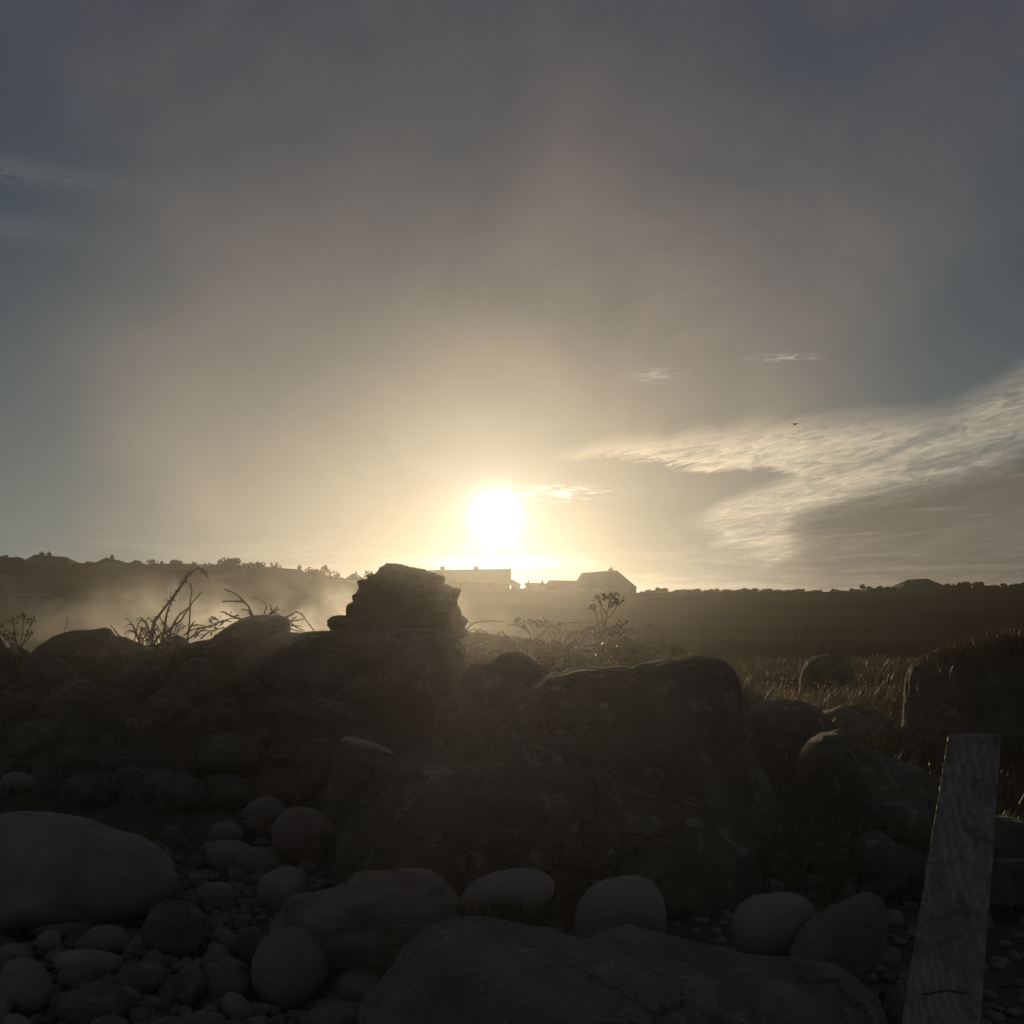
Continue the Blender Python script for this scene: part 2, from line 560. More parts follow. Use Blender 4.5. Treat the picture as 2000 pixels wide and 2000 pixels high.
def ground_z(x, y):
    z = lerp_list(FIELD, y)
    # stony bank across the left, up to about one metre
    left = 1.0 - sm((x + 0.75) / 0.9)
    rise = sm((y - 4.9) / 3.4) * (1.0 - sm((y - 9.4) / 3.2))
    crest = 0.86 + 0.05 * math.sin(x * 1.7)
    z += crest * left * rise
    # turf bank on the right, around the post and the grassy boulder
    right = sm((x - 2.9) / 1.5)
    z += 0.28 * right * sm((y - 5.0) / 3.0) * (1.0 - sm((y - 11.0) / 4.0))
    mid = math.exp(-((x - 1.35) / 0.75) ** 2 - ((y - 5.6) / 1.1) ** 2)
    z += 0.22 * mid
    m = lerp_list([(-1.6, 0.0), (-0.8, 1.0), (-0.3, 0.985), (0.1, 0.93), (0.5, 0.87), (1.2, 0.74), (1.8, 0.56), (2.8, 0.10), (4, 0)], x)
    z = max(z, z + (m - max(0.0, z)) * sm((y - 8.3) / 1.5) * (1.0 - sm((y - 10.4) / 3.0)))
    d = math.hypot(x, y)
    a = 0.03 if d < 14 else 0.10
    z += a * mnoise.noise(Vector((x * 1.3, y * 1.3, 0))) + 0.012 * mnoise.noise(Vector((x * 6, y * 6, 2)))
    return z


def hit(px, py, lift=0.0):
    """Where the sight line through a photo pixel meets the ground."""
    Y = 1.8
    while Y < 60:
        p = pt(px, py, Y)
        if p.z <= ground_z(p.x, p.y) + lift:
            return p
        Y += 0.03 + Y * 0.002
    return pt(px, py, 60)


def build_ground():
    s = np.linspace(-7.35, 7.35, 300)
    X = 1.1 * np.sinh(s)
    Yv = 5.0 + 1.1 * np.sinh(s)
    nx, ny = len(X), len(Yv)
    V = np.empty((ny, nx, 3))
    for j, y in enumerate(Yv):
        for i, x in enumerate(X):
            V[j, i] = (x, y, ground_z(x, y))
    idx = np.arange(nx * ny).reshape(ny, nx)
    Q = np.stack([idx[:-1, :-1], idx[:-1, 1:], idx[1:, 1:], idx[1:, :-1]], -1).reshape(-1, 4)
    o = np_mesh('ground', V.reshape(-1, 3), Q, M['soil'], smooth=True)
    tag(o, 'dark stony beach ground running back into rough field', None, None, 'structure')


build_ground()

RIDGE = [(-600, 1070), (0, 1090), (55, 1096), (150, 1104), (300, 1107), (375, 1113), (500, 1119), (610, 1128), (720, 1142), (830, 1147),
         (1020, 1152), (1240, 1159), (1400, 1156), (1650, 1158), (1750, 1152), (1850, 1149), (2000, 1149), (2600, 1146)]
RY = 250.0


def ridge_z(x):
    px = 1000 + x / RY * F
    return pt(1000, lerp_list(RIDGE, px), RY).z


def hill_z(x, y):
    t = sm((y - 52) / (RY - 52))
    zr = ridge_z(x)
    z = -1.15 + (zr + 1.15) * (0.35 * t + 0.65 * t ** 1.5)
    if y > RY:
        z = zr - 2.5 * sm((y - RY) / 120)
    z += (0.12 * mnoise.noise(Vector((x * 0.05, y * 0.05, 0))) * min(1, (y - 50) / 60)) * (1.0 - 0.8 * math.exp(-((y - RY) / 25) ** 2))
    z += 0.10 * mnoise.noise(Vector((x * 0.5, y * 0.3, 5)))
    return z


def build_hill():
    X = np.linspace(-330, 330, 360)
    Yv = np.concatenate([np.linspace(50, 230, 70), np.linspace(234, 262, 16), np.linspace(270, 560, 30)])
    nx, ny = len(X), len(Yv)
    V = np.empty((ny, nx, 3))
    for j, y in enumerate(Yv):
        for i, x in enumerate(X):
            V[j, i] = (x, y, hill_z(x, y))
    idx = np.arange(nx * ny).reshape(ny, nx)
    Q = np.stack([idx[:-1, :-1], idx[:-1, 1:], idx[1:, 1:], idx[1:, :-1]], -1).reshape(-1, 4)
    o = np_mesh('hill', V.reshape(-1, 3), Q, M['turf'], smooth=True)
    tag(o, 'long dark low hill below the houses on the skyline', None, None, 'structure')


build_hill()

# ---------------------------------------------------------------- rocks
_ico = {}


def ico(sub):
    if sub not in _ico:
        bm = bmesh.new()
        bmesh.ops.create_icosphere(bm, subdivisions=sub, radius=1)
        V = np.array([v.co[:] for v in bm.verts])
        Fc = np.array([[v.index for v in f.verts] for f in bm.faces])
        bm.free()
        _ico[sub] = (V, Fc)
    return _ico[sub]


def radial(poly, cx, cy, n=180):
    """Distance from (cx, cy) to the outline in each direction (py down)."""
    P = np.array(poly, float)
    A, B = P, np.roll(P, -1, 0)
    out = np.zeros(n)
    for k in range(n):
        th = 2 * math.pi * k / n
        d = (math.cos(th), -math.sin(th))
        best = 0
        for (ax, ay), (bx, by) in zip(A, B):
            ex, ey = bx - ax, by - ay
            det = d[0] * (-ey) + ex * d[1]
            if abs(det) < 1e-9: continue
            rx, ry = ax - cx, ay - cy
            t = (rx * (-ey) + ex * ry) / det
            u = (d[0] * ry - d[1] * rx) / det
            if t > 0 and -1e-6 <= u <= 1 + 1e-6:
                best = max(best, t)
        out[k] = best
    return out


def rock(poly, Y, depth, label, mat='rock', sub=5, n=2.5, rough=0.03, seed=None, name='boulder', cat='boulder', centre=None,
         group=None, parent=None, scale=3.0, smooth=0, tilt=0.32):
    crease = 1.0 if mat in ('dark', 'rock', 'striated') else 0.0
    """A solid rock whose front outline is poly (photo pixels) at distance Y."""
    seed = seed if seed is not None else random.random() * 100
    P = np.array(poly, float)
    cx, cy = centre if centre else ((P[:, 0].min() + P[:, 0].max()) / 2, (P[:, 1].min() + P[:, 1].max()) / 2)
    R = radial(poly, cx, cy)
    for _ in range(smooth):
        R = 0.25 * np.roll(R, 1) + 0.5 * R + 0.25 * np.roll(R, -1)
    V, Fc = ico(sub)
    r2 = np.hypot(V[:, 0], V[:, 2])
    k = (r2 ** n + np.abs(V[:, 1]) ** n) ** (-1.0 / n)
    th = np.arctan2(V[:, 2], V[:, 0]) % (2 * math.pi)
    i = th / (2 * math.pi) * len(R)
    i0 = np.floor(i).astype(int) % len(R)
    fr = i - np.floor(i)
    Rt = R[i0] * (1 - fr) + R[(i0 + 1) % len(R)] * fr
    rho = r2 * k * Rt
    px = cx + rho * np.cos(th)
    py = cy - rho * np.sin(th)
    u, v = px - 1000.0, 1000.0 - py
    yy, zz = F * CA - v * SA, F * SA + v * CA
    c = pt(cx, cy, Y)
    face = Vector((c.x, c.y)).normalized()          # the rock is turned to lie along the line of sight
    dep = V[:, 1] * k * depth
    W_ = np.stack([u / yy * Y + dep * face.x, Y + dep * face.y, CZ + zz / yy * Y - tilt * np.maximum(dep, 0)], 1)
    size = max(P[:, 0].max() - P[:, 0].min(), P[:, 1].max() - P[:, 1].min()) / F * Y
    nrm = W_ - np.array(c)
    nrm /= np.linalg.norm(nrm, axis=1)[:, None] + 1e-9
    amp = rough * size
    fq = scale / max(size, 0.05)
    off = Vector((seed, seed * 1.7, -seed))
    def dd(w):
        q = Vector(w) * fq + off
        a = mnoise.fractal(q, 0.8, 2.1, 7)
        b = mnoise.noise(q * 0.9 + Vector((7, 3, 1)))
        c = mnoise.noise(q * 2.3 + Vector((1, 9, 4)))
        return a * 0.8 - max(0.0, 0.14 - abs(b)) * crease * 5.0 - max(0.0, 0.10 - abs(c)) * crease * 3.0
    dsp = np.array([dd(w) for w in W_.tolist()])
    W_ = W_ + nrm * (dsp * amp)[:, None]
    L = W_ - np.array(c)
    o = np_mesh(name, L, Fc, M[mat], smooth=True)
    o.location = c
    if parent is not None:
        o.parent = parent
    else:
        tag(o, label, cat, group)
    return o


def ell(cx, cy, w, h, rot=0.0, n=20, seed=0):
    r = math.radians(rot)
    out = []
    for k in range(n):
        t = 2 * math.pi * k / n
        j = 1 + 0.05 * math.sin(2 * t + seed) + 0.035 * math.sin(3 * t + seed * 2.3)
        a, b = w / 2 * math.cos(t) * j, h / 2 * math.sin(t) * j
        out.append((cx + a * math.cos(r) + b * math.sin(r), cy - (-a * math.sin(r) + b * math.cos(r))))
    return out


# --- skyline rocks of the left bank
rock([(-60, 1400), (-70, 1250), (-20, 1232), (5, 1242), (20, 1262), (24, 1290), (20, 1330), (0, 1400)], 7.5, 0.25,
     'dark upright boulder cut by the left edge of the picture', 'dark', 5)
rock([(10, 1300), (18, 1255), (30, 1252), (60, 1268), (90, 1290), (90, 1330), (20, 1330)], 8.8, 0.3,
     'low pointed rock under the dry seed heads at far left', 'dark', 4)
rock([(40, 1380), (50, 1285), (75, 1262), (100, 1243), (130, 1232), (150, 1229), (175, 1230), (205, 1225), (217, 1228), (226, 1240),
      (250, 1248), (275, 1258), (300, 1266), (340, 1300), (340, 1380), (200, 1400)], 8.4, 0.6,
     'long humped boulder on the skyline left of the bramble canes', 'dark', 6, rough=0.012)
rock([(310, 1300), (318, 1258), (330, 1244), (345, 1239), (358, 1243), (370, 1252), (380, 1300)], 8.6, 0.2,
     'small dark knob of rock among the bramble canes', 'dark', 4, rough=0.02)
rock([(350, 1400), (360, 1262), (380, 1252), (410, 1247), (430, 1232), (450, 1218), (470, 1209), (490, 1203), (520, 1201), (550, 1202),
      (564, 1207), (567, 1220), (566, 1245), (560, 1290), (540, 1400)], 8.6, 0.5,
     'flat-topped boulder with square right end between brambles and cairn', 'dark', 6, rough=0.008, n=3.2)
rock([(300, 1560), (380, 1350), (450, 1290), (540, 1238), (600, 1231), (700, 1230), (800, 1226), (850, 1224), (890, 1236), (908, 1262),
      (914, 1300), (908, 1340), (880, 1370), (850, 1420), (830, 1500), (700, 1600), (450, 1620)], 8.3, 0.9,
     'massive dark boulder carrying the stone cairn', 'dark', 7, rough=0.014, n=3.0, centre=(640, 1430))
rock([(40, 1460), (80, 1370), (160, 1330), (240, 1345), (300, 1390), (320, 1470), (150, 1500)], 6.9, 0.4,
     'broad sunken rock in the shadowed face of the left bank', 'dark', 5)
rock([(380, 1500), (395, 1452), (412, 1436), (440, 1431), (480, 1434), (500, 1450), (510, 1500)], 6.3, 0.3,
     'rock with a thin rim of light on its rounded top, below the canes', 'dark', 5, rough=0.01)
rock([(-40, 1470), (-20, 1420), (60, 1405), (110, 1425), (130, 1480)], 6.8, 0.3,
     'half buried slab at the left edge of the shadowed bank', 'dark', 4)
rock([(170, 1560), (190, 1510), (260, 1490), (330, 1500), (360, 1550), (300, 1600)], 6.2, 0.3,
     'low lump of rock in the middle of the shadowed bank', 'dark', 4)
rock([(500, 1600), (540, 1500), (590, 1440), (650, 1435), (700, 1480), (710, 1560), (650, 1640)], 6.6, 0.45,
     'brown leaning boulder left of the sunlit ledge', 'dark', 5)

# --- rocks around the big central boulder
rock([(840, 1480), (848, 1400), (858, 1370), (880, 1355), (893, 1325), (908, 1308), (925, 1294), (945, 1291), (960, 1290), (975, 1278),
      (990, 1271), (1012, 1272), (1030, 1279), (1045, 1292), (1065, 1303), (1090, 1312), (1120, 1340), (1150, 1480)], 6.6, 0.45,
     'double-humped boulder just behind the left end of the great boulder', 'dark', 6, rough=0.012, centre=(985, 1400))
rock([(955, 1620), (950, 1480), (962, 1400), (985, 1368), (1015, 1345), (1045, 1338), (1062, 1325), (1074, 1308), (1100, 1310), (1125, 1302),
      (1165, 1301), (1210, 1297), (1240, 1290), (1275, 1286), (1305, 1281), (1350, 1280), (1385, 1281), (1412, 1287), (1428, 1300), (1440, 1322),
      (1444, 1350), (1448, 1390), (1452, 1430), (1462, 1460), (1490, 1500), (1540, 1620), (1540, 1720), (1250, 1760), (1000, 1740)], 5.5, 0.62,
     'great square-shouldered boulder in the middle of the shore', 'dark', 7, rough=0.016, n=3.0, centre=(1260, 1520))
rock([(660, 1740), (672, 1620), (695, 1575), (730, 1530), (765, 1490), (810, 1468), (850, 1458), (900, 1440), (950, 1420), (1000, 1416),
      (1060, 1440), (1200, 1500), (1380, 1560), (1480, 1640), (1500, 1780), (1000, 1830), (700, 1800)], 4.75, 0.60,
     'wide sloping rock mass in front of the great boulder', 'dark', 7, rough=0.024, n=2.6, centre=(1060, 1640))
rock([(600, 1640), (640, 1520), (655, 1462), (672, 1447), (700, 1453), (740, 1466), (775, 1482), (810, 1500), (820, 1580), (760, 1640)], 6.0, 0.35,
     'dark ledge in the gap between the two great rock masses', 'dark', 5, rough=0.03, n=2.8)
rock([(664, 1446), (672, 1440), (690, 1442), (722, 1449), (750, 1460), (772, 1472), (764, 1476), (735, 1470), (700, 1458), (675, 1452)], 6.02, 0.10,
     'thin tilted slab added for a bright streak of sun on the dark ledge', 'sun_streak', 5, rough=0.03, n=2.4, tilt=-0.06, name='stone', cat='stone')

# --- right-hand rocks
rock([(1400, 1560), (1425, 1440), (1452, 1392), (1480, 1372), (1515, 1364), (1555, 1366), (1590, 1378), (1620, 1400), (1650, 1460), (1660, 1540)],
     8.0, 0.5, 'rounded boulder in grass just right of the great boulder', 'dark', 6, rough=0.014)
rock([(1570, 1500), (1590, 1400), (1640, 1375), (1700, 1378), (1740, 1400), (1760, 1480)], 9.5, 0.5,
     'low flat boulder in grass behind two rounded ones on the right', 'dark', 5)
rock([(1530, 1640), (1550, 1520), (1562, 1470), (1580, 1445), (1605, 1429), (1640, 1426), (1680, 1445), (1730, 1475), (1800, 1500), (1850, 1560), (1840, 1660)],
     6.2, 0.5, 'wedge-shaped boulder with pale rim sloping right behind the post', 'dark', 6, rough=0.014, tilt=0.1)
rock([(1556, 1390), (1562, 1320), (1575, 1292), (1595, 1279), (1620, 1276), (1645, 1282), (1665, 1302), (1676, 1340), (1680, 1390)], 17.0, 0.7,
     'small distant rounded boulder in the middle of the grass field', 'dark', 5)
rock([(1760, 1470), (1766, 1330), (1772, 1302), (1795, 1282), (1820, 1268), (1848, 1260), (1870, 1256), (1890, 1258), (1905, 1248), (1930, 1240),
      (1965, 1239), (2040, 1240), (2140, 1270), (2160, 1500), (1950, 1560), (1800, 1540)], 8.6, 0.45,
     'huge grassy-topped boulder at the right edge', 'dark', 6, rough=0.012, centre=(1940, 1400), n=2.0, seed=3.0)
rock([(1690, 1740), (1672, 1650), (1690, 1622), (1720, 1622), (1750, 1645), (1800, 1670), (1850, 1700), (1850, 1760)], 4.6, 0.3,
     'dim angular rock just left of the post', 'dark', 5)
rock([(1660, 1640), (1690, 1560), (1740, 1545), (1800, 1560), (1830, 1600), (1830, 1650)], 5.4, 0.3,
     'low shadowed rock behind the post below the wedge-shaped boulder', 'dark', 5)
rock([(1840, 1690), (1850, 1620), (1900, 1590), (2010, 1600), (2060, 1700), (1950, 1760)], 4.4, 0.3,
     'shadowed rock behind the right side of the post', 'dark', 5)

# --- stones of the foreground
rock([(-90, 1800), (-110, 1670), (-60, 1620), (0, 1592), (50, 1583), (110, 1586), (170, 1600), (215, 1614), (270, 1630), (310, 1652),
      (340, 1685), (348, 1720), (320, 1760), (200, 1790), (0, 1800)], 4.5, 0.42,
     'broad pale whaleback boulder at the left edge', 'pale', 6, rough=0.022, n=2.6)
rock([(530, 1800), (545, 1780), (570, 1745), (610, 1742), (650, 1735), (680, 1722), (695, 1705), (720, 1698), (760, 1699), (800, 1696),
      (840, 1700), (868, 1720), (890, 1750), (905, 1800), (890, 1850), (760, 1880), (600, 1860), (540, 1830)], 3.75, 0.30,
     'striated pale boulder with slanting bands, left of centre foreground', 'striated', 6, rough=0.02, n=2.8)
rock(ell(985, 1748, 190, 100, -14, seed=1), 3.8, 0.16, 'oval pale stone with dark grass tuft over it, below centre', 'pale', 5, rough=0.012, name='stone', cat='stone')
rock([(1120, 1800), (1130, 1760), (1155, 1730), (1190, 1715), (1235, 1708), (1270, 1718), (1293, 1745), (1302, 1790), (1295, 1830), (1200, 1850), (1130, 1840)],
     3.7, 0.18, 'domed pale stone below the great boulder', 'pale', 5, rough=0.02, name='stone', cat='stone', smooth=9)
rock([(1428, 1800), (1440, 1768), (1470, 1748), (1520, 1741), (1560, 1746), (1590, 1768), (1600, 1810), (1570, 1860), (1470, 1870), (1432, 1840)],
     3.6, 0.19, 'pale egg-like stone, left one of the pair beside the post', 'pale', 5, rough=0.02, name='stone', cat='stone', smooth=9)
rock([(1540, 1860), (1560, 1815), (1600, 1775), (1650, 1758), (1670, 1745), (1695, 1740), (1720, 1750), (1735, 1780), (1730, 1850), (1680, 1920), (1570, 1920)],
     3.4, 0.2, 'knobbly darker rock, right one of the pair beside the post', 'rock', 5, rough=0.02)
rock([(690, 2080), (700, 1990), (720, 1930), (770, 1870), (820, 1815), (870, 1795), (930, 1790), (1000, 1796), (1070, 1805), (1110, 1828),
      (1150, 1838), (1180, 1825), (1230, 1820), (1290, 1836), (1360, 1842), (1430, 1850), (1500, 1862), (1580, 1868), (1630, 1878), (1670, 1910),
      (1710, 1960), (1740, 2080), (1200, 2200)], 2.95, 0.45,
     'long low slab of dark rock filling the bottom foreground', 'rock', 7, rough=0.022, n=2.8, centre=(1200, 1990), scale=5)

COB = [  # centre x, y, width, height, rotation, label, material
    (566, 1890, 150, 170, 14, 'large smooth egg-shaped stone standing on end in the foreground', 'pale'),
    (690, 1868, 160, 100, -10, 'flattish stone tucked behind the large egg-shaped stone', 'cobble'),
    (700, 1930, 100, 90, -15, 'blocky small stone right of the egg-shaped stone', 'cobble'),
    (466, 1972, 80, 52, 35, 'smooth light pebble below left of the egg-shaped stone', 'pale'),
    (420, 1996, 56, 34, 0, 'small pebble with warm lit edge at the bottom margin', 'pale'),
    (440, 1925, 110, 80, 30, 'slanting stone wedged against the left of the egg-shaped stone', 'cobble'),
    (440, 1632, 72, 58, 0, 'round reddish stone at the top of the cobble patch', 'cobble'),
    (334, 1636, 48, 46, 0, 'small round stone right of the whaleback boulder', 'cobble'),
    (452, 1675, 100, 74, 10, 'domed stone below the round reddish stone', 'pale'),
    (600, 1640, 150, 120, 20, 'big rounded boulder with lit right shoulder, left of the rock mass', 'cobble'),
    (505, 1690, 90, 70, 0, 'dull stone between the domed stone and the striated boulder', 'cobble'),
    (555, 1740, 110, 90, -20, 'broad stone on the uphill side of the striated boulder', 'cobble'),
    (520, 1600, 110, 80, 10, 'half hidden rock above the round reddish stone', 'rock'),
    (252, 1756, 64, 44, 10, 'small bluish oval stone under the whaleback boulder', 'pale'),
    (305, 1752, 60, 50, -10, 'squat grey stone right of the small bluish oval', 'cobble'),
    (46, 1776, 56, 44, 0, 'round stone near the left edge under the whaleback boulder', 'cobble'),
    (135, 1800, 150, 64, -8, 'long flat stone in the left foreground', 'cobble'),
    (25, 1868, 84, 50, -10, 'rough pale stone on the left margin, upper one', 'pale'),
    (45, 1930, 120, 110, -20, 'bulky grey boulder on the left margin, lower one', 'cobble'),
    (172, 1880, 140, 52, 5, 'long smooth stone with pale top in the left foreground', 'pale'),
    (96, 1842, 50, 56, 40, 'narrow tilted stone behind the long smooth one', 'cobble'),
    (208, 1838, 96, 66, 0, 'rounded dark stone in the middle of the left cobbles', 'cobble'),
    (440, 1838, 52, 44, 10, 'small bright round pebble left of the egg-shaped stone', 'pale'),
    (345, 1820, 150, 120, 20, 'large rough dark stone in the left cobbles', 'rock'),
    (418, 1750, 84, 54, 0, 'oval stone above the large rough dark one', 'cobble'),
    (355, 1935, 110, 70, -30, 'sloping slab-like stone near the bottom left', 'rock'),
    (270, 1915, 120, 70, -20, 'low dark stone by the sloping slab-like one', 'rock'),
    (180, 1965, 150, 90, -10, 'broad shadowed stone near the bottom left corner', 'rock'),
    (30, 2005, 70, 50, 0, 'small stone in the bottom left corner', 'cobble'),
    (105, 1745, 90, 50, 0, 'half buried stone below the middle of the whaleback', 'rock'),
    (180, 1770, 70, 50, 15, 'rounded stone below the right half of the whaleback', 'cobble'),
    (35, 1530, 76, 46, 0, 'pale oval stone alone on the dark bank at the left', 'cobble'),
    (288, 1690, 120, 90, -10, 'dark rounded stone leaning on the right end of the whaleback', 'rock'),
    (500, 1855, 70, 80, 10, 'dark upright stone behind the egg-shaped stone', 'rock'),
    (1070, 1800, 66, 40, 0, 'small dark stone between the oval stone and the domed stone', 'rock'),
    (1200, 1830, 90, 40, 0, 'flat dark stone at the foot of the domed stone', 'rock'),
    (1180, 1965, 1, 1, 0, None, None),
    (1755, 1960, 80, 90, 20, 'dim rock at the foot of the post', 'rock'),
    (660, 1990, 120, 70, 0, 'low dark stone at the bottom below the blocky one', 'rock'),
    (560, 2010, 90, 60, 0, 'shadowed stone at the bottom right under the egg-shaped one', 'rock'),
]
explicit = []
for k, (cx, cy, w, h, r, lab, mt) in enumerate(COB):
    if not lab:
        continue
    base = hit(cx, cy + h * 0.42)
    Y = base.y + 0.02
    sz = w / F * Y
    rock(ell(cx, cy, w, h, r, seed=k), Y, sz * 0.42, lab, mt, 4, 2.2, 0.030 if mt != 'rock' else 0.05, name='cobble' if mt != 'rock' else 'stone', cat='cobble' if mt != 'rock' else 'stone', smooth=2, tilt=0.15)
    explicit.append((cx, cy, w, h))

# --- the small cobbles between them: shared meshes, one object each
def cobble_mesh(seed, flat):
    V, Fc = ico(3)
    s = Vector((seed * 3.1, seed, 0))
    W_ = []
    for v in V.tolist():
        p = Vector(v)
        p *= 1 + 0.34 * mnoise.noise(p * 1.0 + s) - 0.22 * abs(mnoise.noise(p * 1.7 + s)) + 0.08 * mnoise.noise(p * 4.0 + s)
        W_.append((p.x, p.y * 0.8, p.z * flat))
    me_o = np_mesh('cobble', np.array(W_), Fc, M['cobble'], smooth=True)
    me = me_o.data
    bpy.data.objects.remove(me_o)
    return me


CM = [cobble_mesh(k, 0.5 + 0.06 * k) for k in range(7)]
REFS = [(567, 1890, 'large egg-shaped stone'), (690, 1868, 'flattish stone behind the egg-shaped one'), (700, 1935, 'blocky small stone'),
        (440, 1632, 'round reddish stone'), (334, 1636, 'small round stone beside the whaleback'), (452, 1675, 'domed stone'),
        (600, 1640, 'big rounded boulder'), (252, 1756, 'small bluish oval stone'), (46, 1776, 'round stone near the left edge'),
        (135, 1800, 'long flat stone'), (25, 1868, 'rough pale stone on the left margin'), (45, 1930, 'bulky boulder on the left margin'),
        (172, 1880, 'long smooth stone with pale top'), (208, 1838, 'rounded dark stone'), (440, 1838, 'small bright round pebble'),
        (345, 1820, 'large rough dark stone'), (418, 1750, 'oval stone above the rough dark one'), (355, 1935, 'sloping slab-like stone'),
        (180, 1965, 'broad shadowed stone'), (466, 1972, 'smooth light pebble'), (720, 1790, 'striated boulder'), (985, 1748, 'oval pale stone'),
        (1210, 1770, 'domed pale stone'), (1515, 1800, 'pale egg-like stone'), (1640, 1820, 'knobbly darker rock'), (1780, 1900, 'wooden post'),
        (200, 1600, 'top of the whaleback boulder'), (35, 1530, 'pale oval stone on the bank'), (520, 1600, 'half hidden rock'), (1380, 1720, 'great boulder foot')]


def cobble_label(px, py, sz, k):
    rx, ry, nm = min(REFS, key=lambda r: (r[0] - px) ** 2 + (r[1] - py) ** 2)
    dx_, dy_ = px - rx, py - ry
    far = math.hypot(dx_, dy_) > 75
    if abs(dx_) > 2.2 * abs(dy_):
        rel = 'left of' if dx_ < 0 else 'right of'
    elif abs(dy_) > 2.2 * abs(dx_):
        rel = 'behind' if dy_ < 0 else 'in front of'
    else:
        rel = ('behind and ' if dy_ < 0 else 'in front and ') + ('left of' if dx_ < 0 else 'right of')
    nm = nm.replace(' behind the egg-shaped one', ' beside the egg').replace(' above the rough dark one', '').replace(' on the left margin', ' at left margin')
    size = 'tiny' if sz < 0.033 else 'small' if sz < 0.043 else 'medium' if sz < 0.055 else 'fist-sized' if sz < 0.068 else 'large'
    shape = 'flat' if k < 2 else 'oval' if k < 5 else 'round'
    return f"{size} {shape} cobble {'well' if far else 'just'} {rel} the {nm}", 'cobbles by the ' + nm


placed = []
tries = 0
rr = random.Random(11)
while len(placed) < 285 and tries < 14000:
    tries += 1
    if rr.random() < 0.8:
        px, py = rr.uniform(-60, 760), rr.uniform(1560, 2060)
    else:
        px, py = rr.uniform(760, 1780), rr.uniform(1700, 2000)
    p = hit(px, py)
    if p.y > 5.5: continue
    if px > 760 and py > 1800 and px < 1700: continue
    sz = rr.choice((0.028, 0.036, 0.045, 0.055, 0.07)) * rr.uniform(0.85, 1.2)
    if any((p.x - q[0]) ** 2 + (p.y - q[1]) ** 2 < ((sz + q[2]) * 0.82) ** 2 for q in placed): continue
    placed.append((p.x, p.y, sz))
    kk = rr.randrange(len(CM))
    o = bpy.data.objects.new('cobble', CM[kk])
    COL.objects.link(o)
    o.location = (p.x, p.y, ground_z(p.x, p.y) + sz * 0.16)
    o.scale = (sz, sz, sz)
    o.rotation_euler = (rr.uniform(-.5, .5), rr.uniform(-.5, .5), rr.uniform(0, 6.28))
    lab, grp = cobble_label(px, py, sz, kk)
    tag(o, lab, 'cobble', grp)


def gravel():
    """Pebbles too small to count, joined into one."""
    V0, F0 = ico(1)
    n = 9000
    Vs, Fs = [], []
    k = 0
    for _ in range(n):
        x, y = rr.uniform(-3.6, 2.6), rr.uniform(2.2, 5.3)
        if x > 0.2 and rr.random() < 0.6: continue
        s = rr.uniform(0.010, 0.032)
        sc = np.array([s * rr.uniform(.8, 1.4), s, s * rr.uniform(.4, .8)])
        a = rr.uniform(0, 6.28)
        Rm = np.array([[math.cos(a), -math.sin(a), 0], [math.sin(a), math.cos(a), 0], [0, 0, 1]])
        Vs.append((V0 * sc) @ Rm.T + np.array([x, y, ground_z(x, y) + s * 0.25]))
        Fs.append(F0 + k)
        k += len(V0)
    o = np_mesh('gravel', np.concatenate(Vs), np.concatenate(Fs), M['pebble'], smooth=True)
    tag(o, 'fine dark gravel between the cobbles', None, None, 'stuff')


gravel()

# --- half-buried stones of the shadowed bank
BANK = [(440, 1450, 'rim-lit rock'), (40, 1500, 'pale oval stone'), (40, 1430, 'half buried slab'), (260, 1530, 'low lump of rock'),
        (600, 1540, 'brown leaning boulder'), (180, 1400, 'broad sunken rock'), (720, 1520, 'dark ledge'), (140, 1290, 'long humped boulder')]


def bank_mesh(seed):
    V, Fc = ico(4)
    q = Vector((seed * 2.7, seed * 1.3, 4))
    W_ = []
    for v in V.tolist():
        p = Vector(v)
        p *= 1 + 0.4 * mnoise.noise(p * 1.0 + q) - 0.25 * abs(mnoise.noise(p * 1.8 + q)) + 0.10 * mnoise.noise(p * 4.0 + q)
        W_.append((p.x, p.y * 0.8, p.z * 0.7))
    o = np_mesh('stone', np.array(W_), Fc, M['rock'], smooth=True)
    me = o.data
    bpy.data.objects.remove(o)
    return me


BK = [bank_mesh(k) for k in range(6)]
bank_done = []
tries = 0
while len(bank_done) < 44 and tries < 3000:
    tries += 1
    px, py = rr.uniform(-30, 720), rr.uniform(1300, 1575)
    p = hit(px, py)
    sz = rr.uniform(0.07, 0.19)
    if any((p.x - q[0]) ** 2 + (p.y - q[1]) ** 2 < ((sz + q[2]) * 0.9) ** 2 for q in bank_done): continue
    bank_done.append((p.x, p.y, sz))
    o = bpy.data.objects.new('stone', rr.choice(BK))
    COL.objects.link(o)
    o.location = (p.x, p.y, ground_z(p.x, p.y) + sz * 0.12)
    o.scale = (sz * 1.2, sz, sz)
    o.rotation_euler = (rr.uniform(-.4, .4), rr.uniform(-.4, .4), rr.uniform(0, 6.28))
    rx, ry, nm = min(BANK, key=lambda r: (r[0] - px) ** 2 + (r[1] - py) ** 2)
    side = 'left of' if px < rx - 30 else 'right of' if px > rx + 30 else 'in line with'
    lev = 'higher up and ' if py < ry - 20 else 'lower down and ' if py > ry + 20 else ''
    size = 'small' if sz < 0.10 else 'middling' if sz < 0.14 else 'big'
    tag(o, f'{size} half-buried dark stone, {lev}{side} the {nm}', 'stone', 'half-buried stones of the shadowed bank')

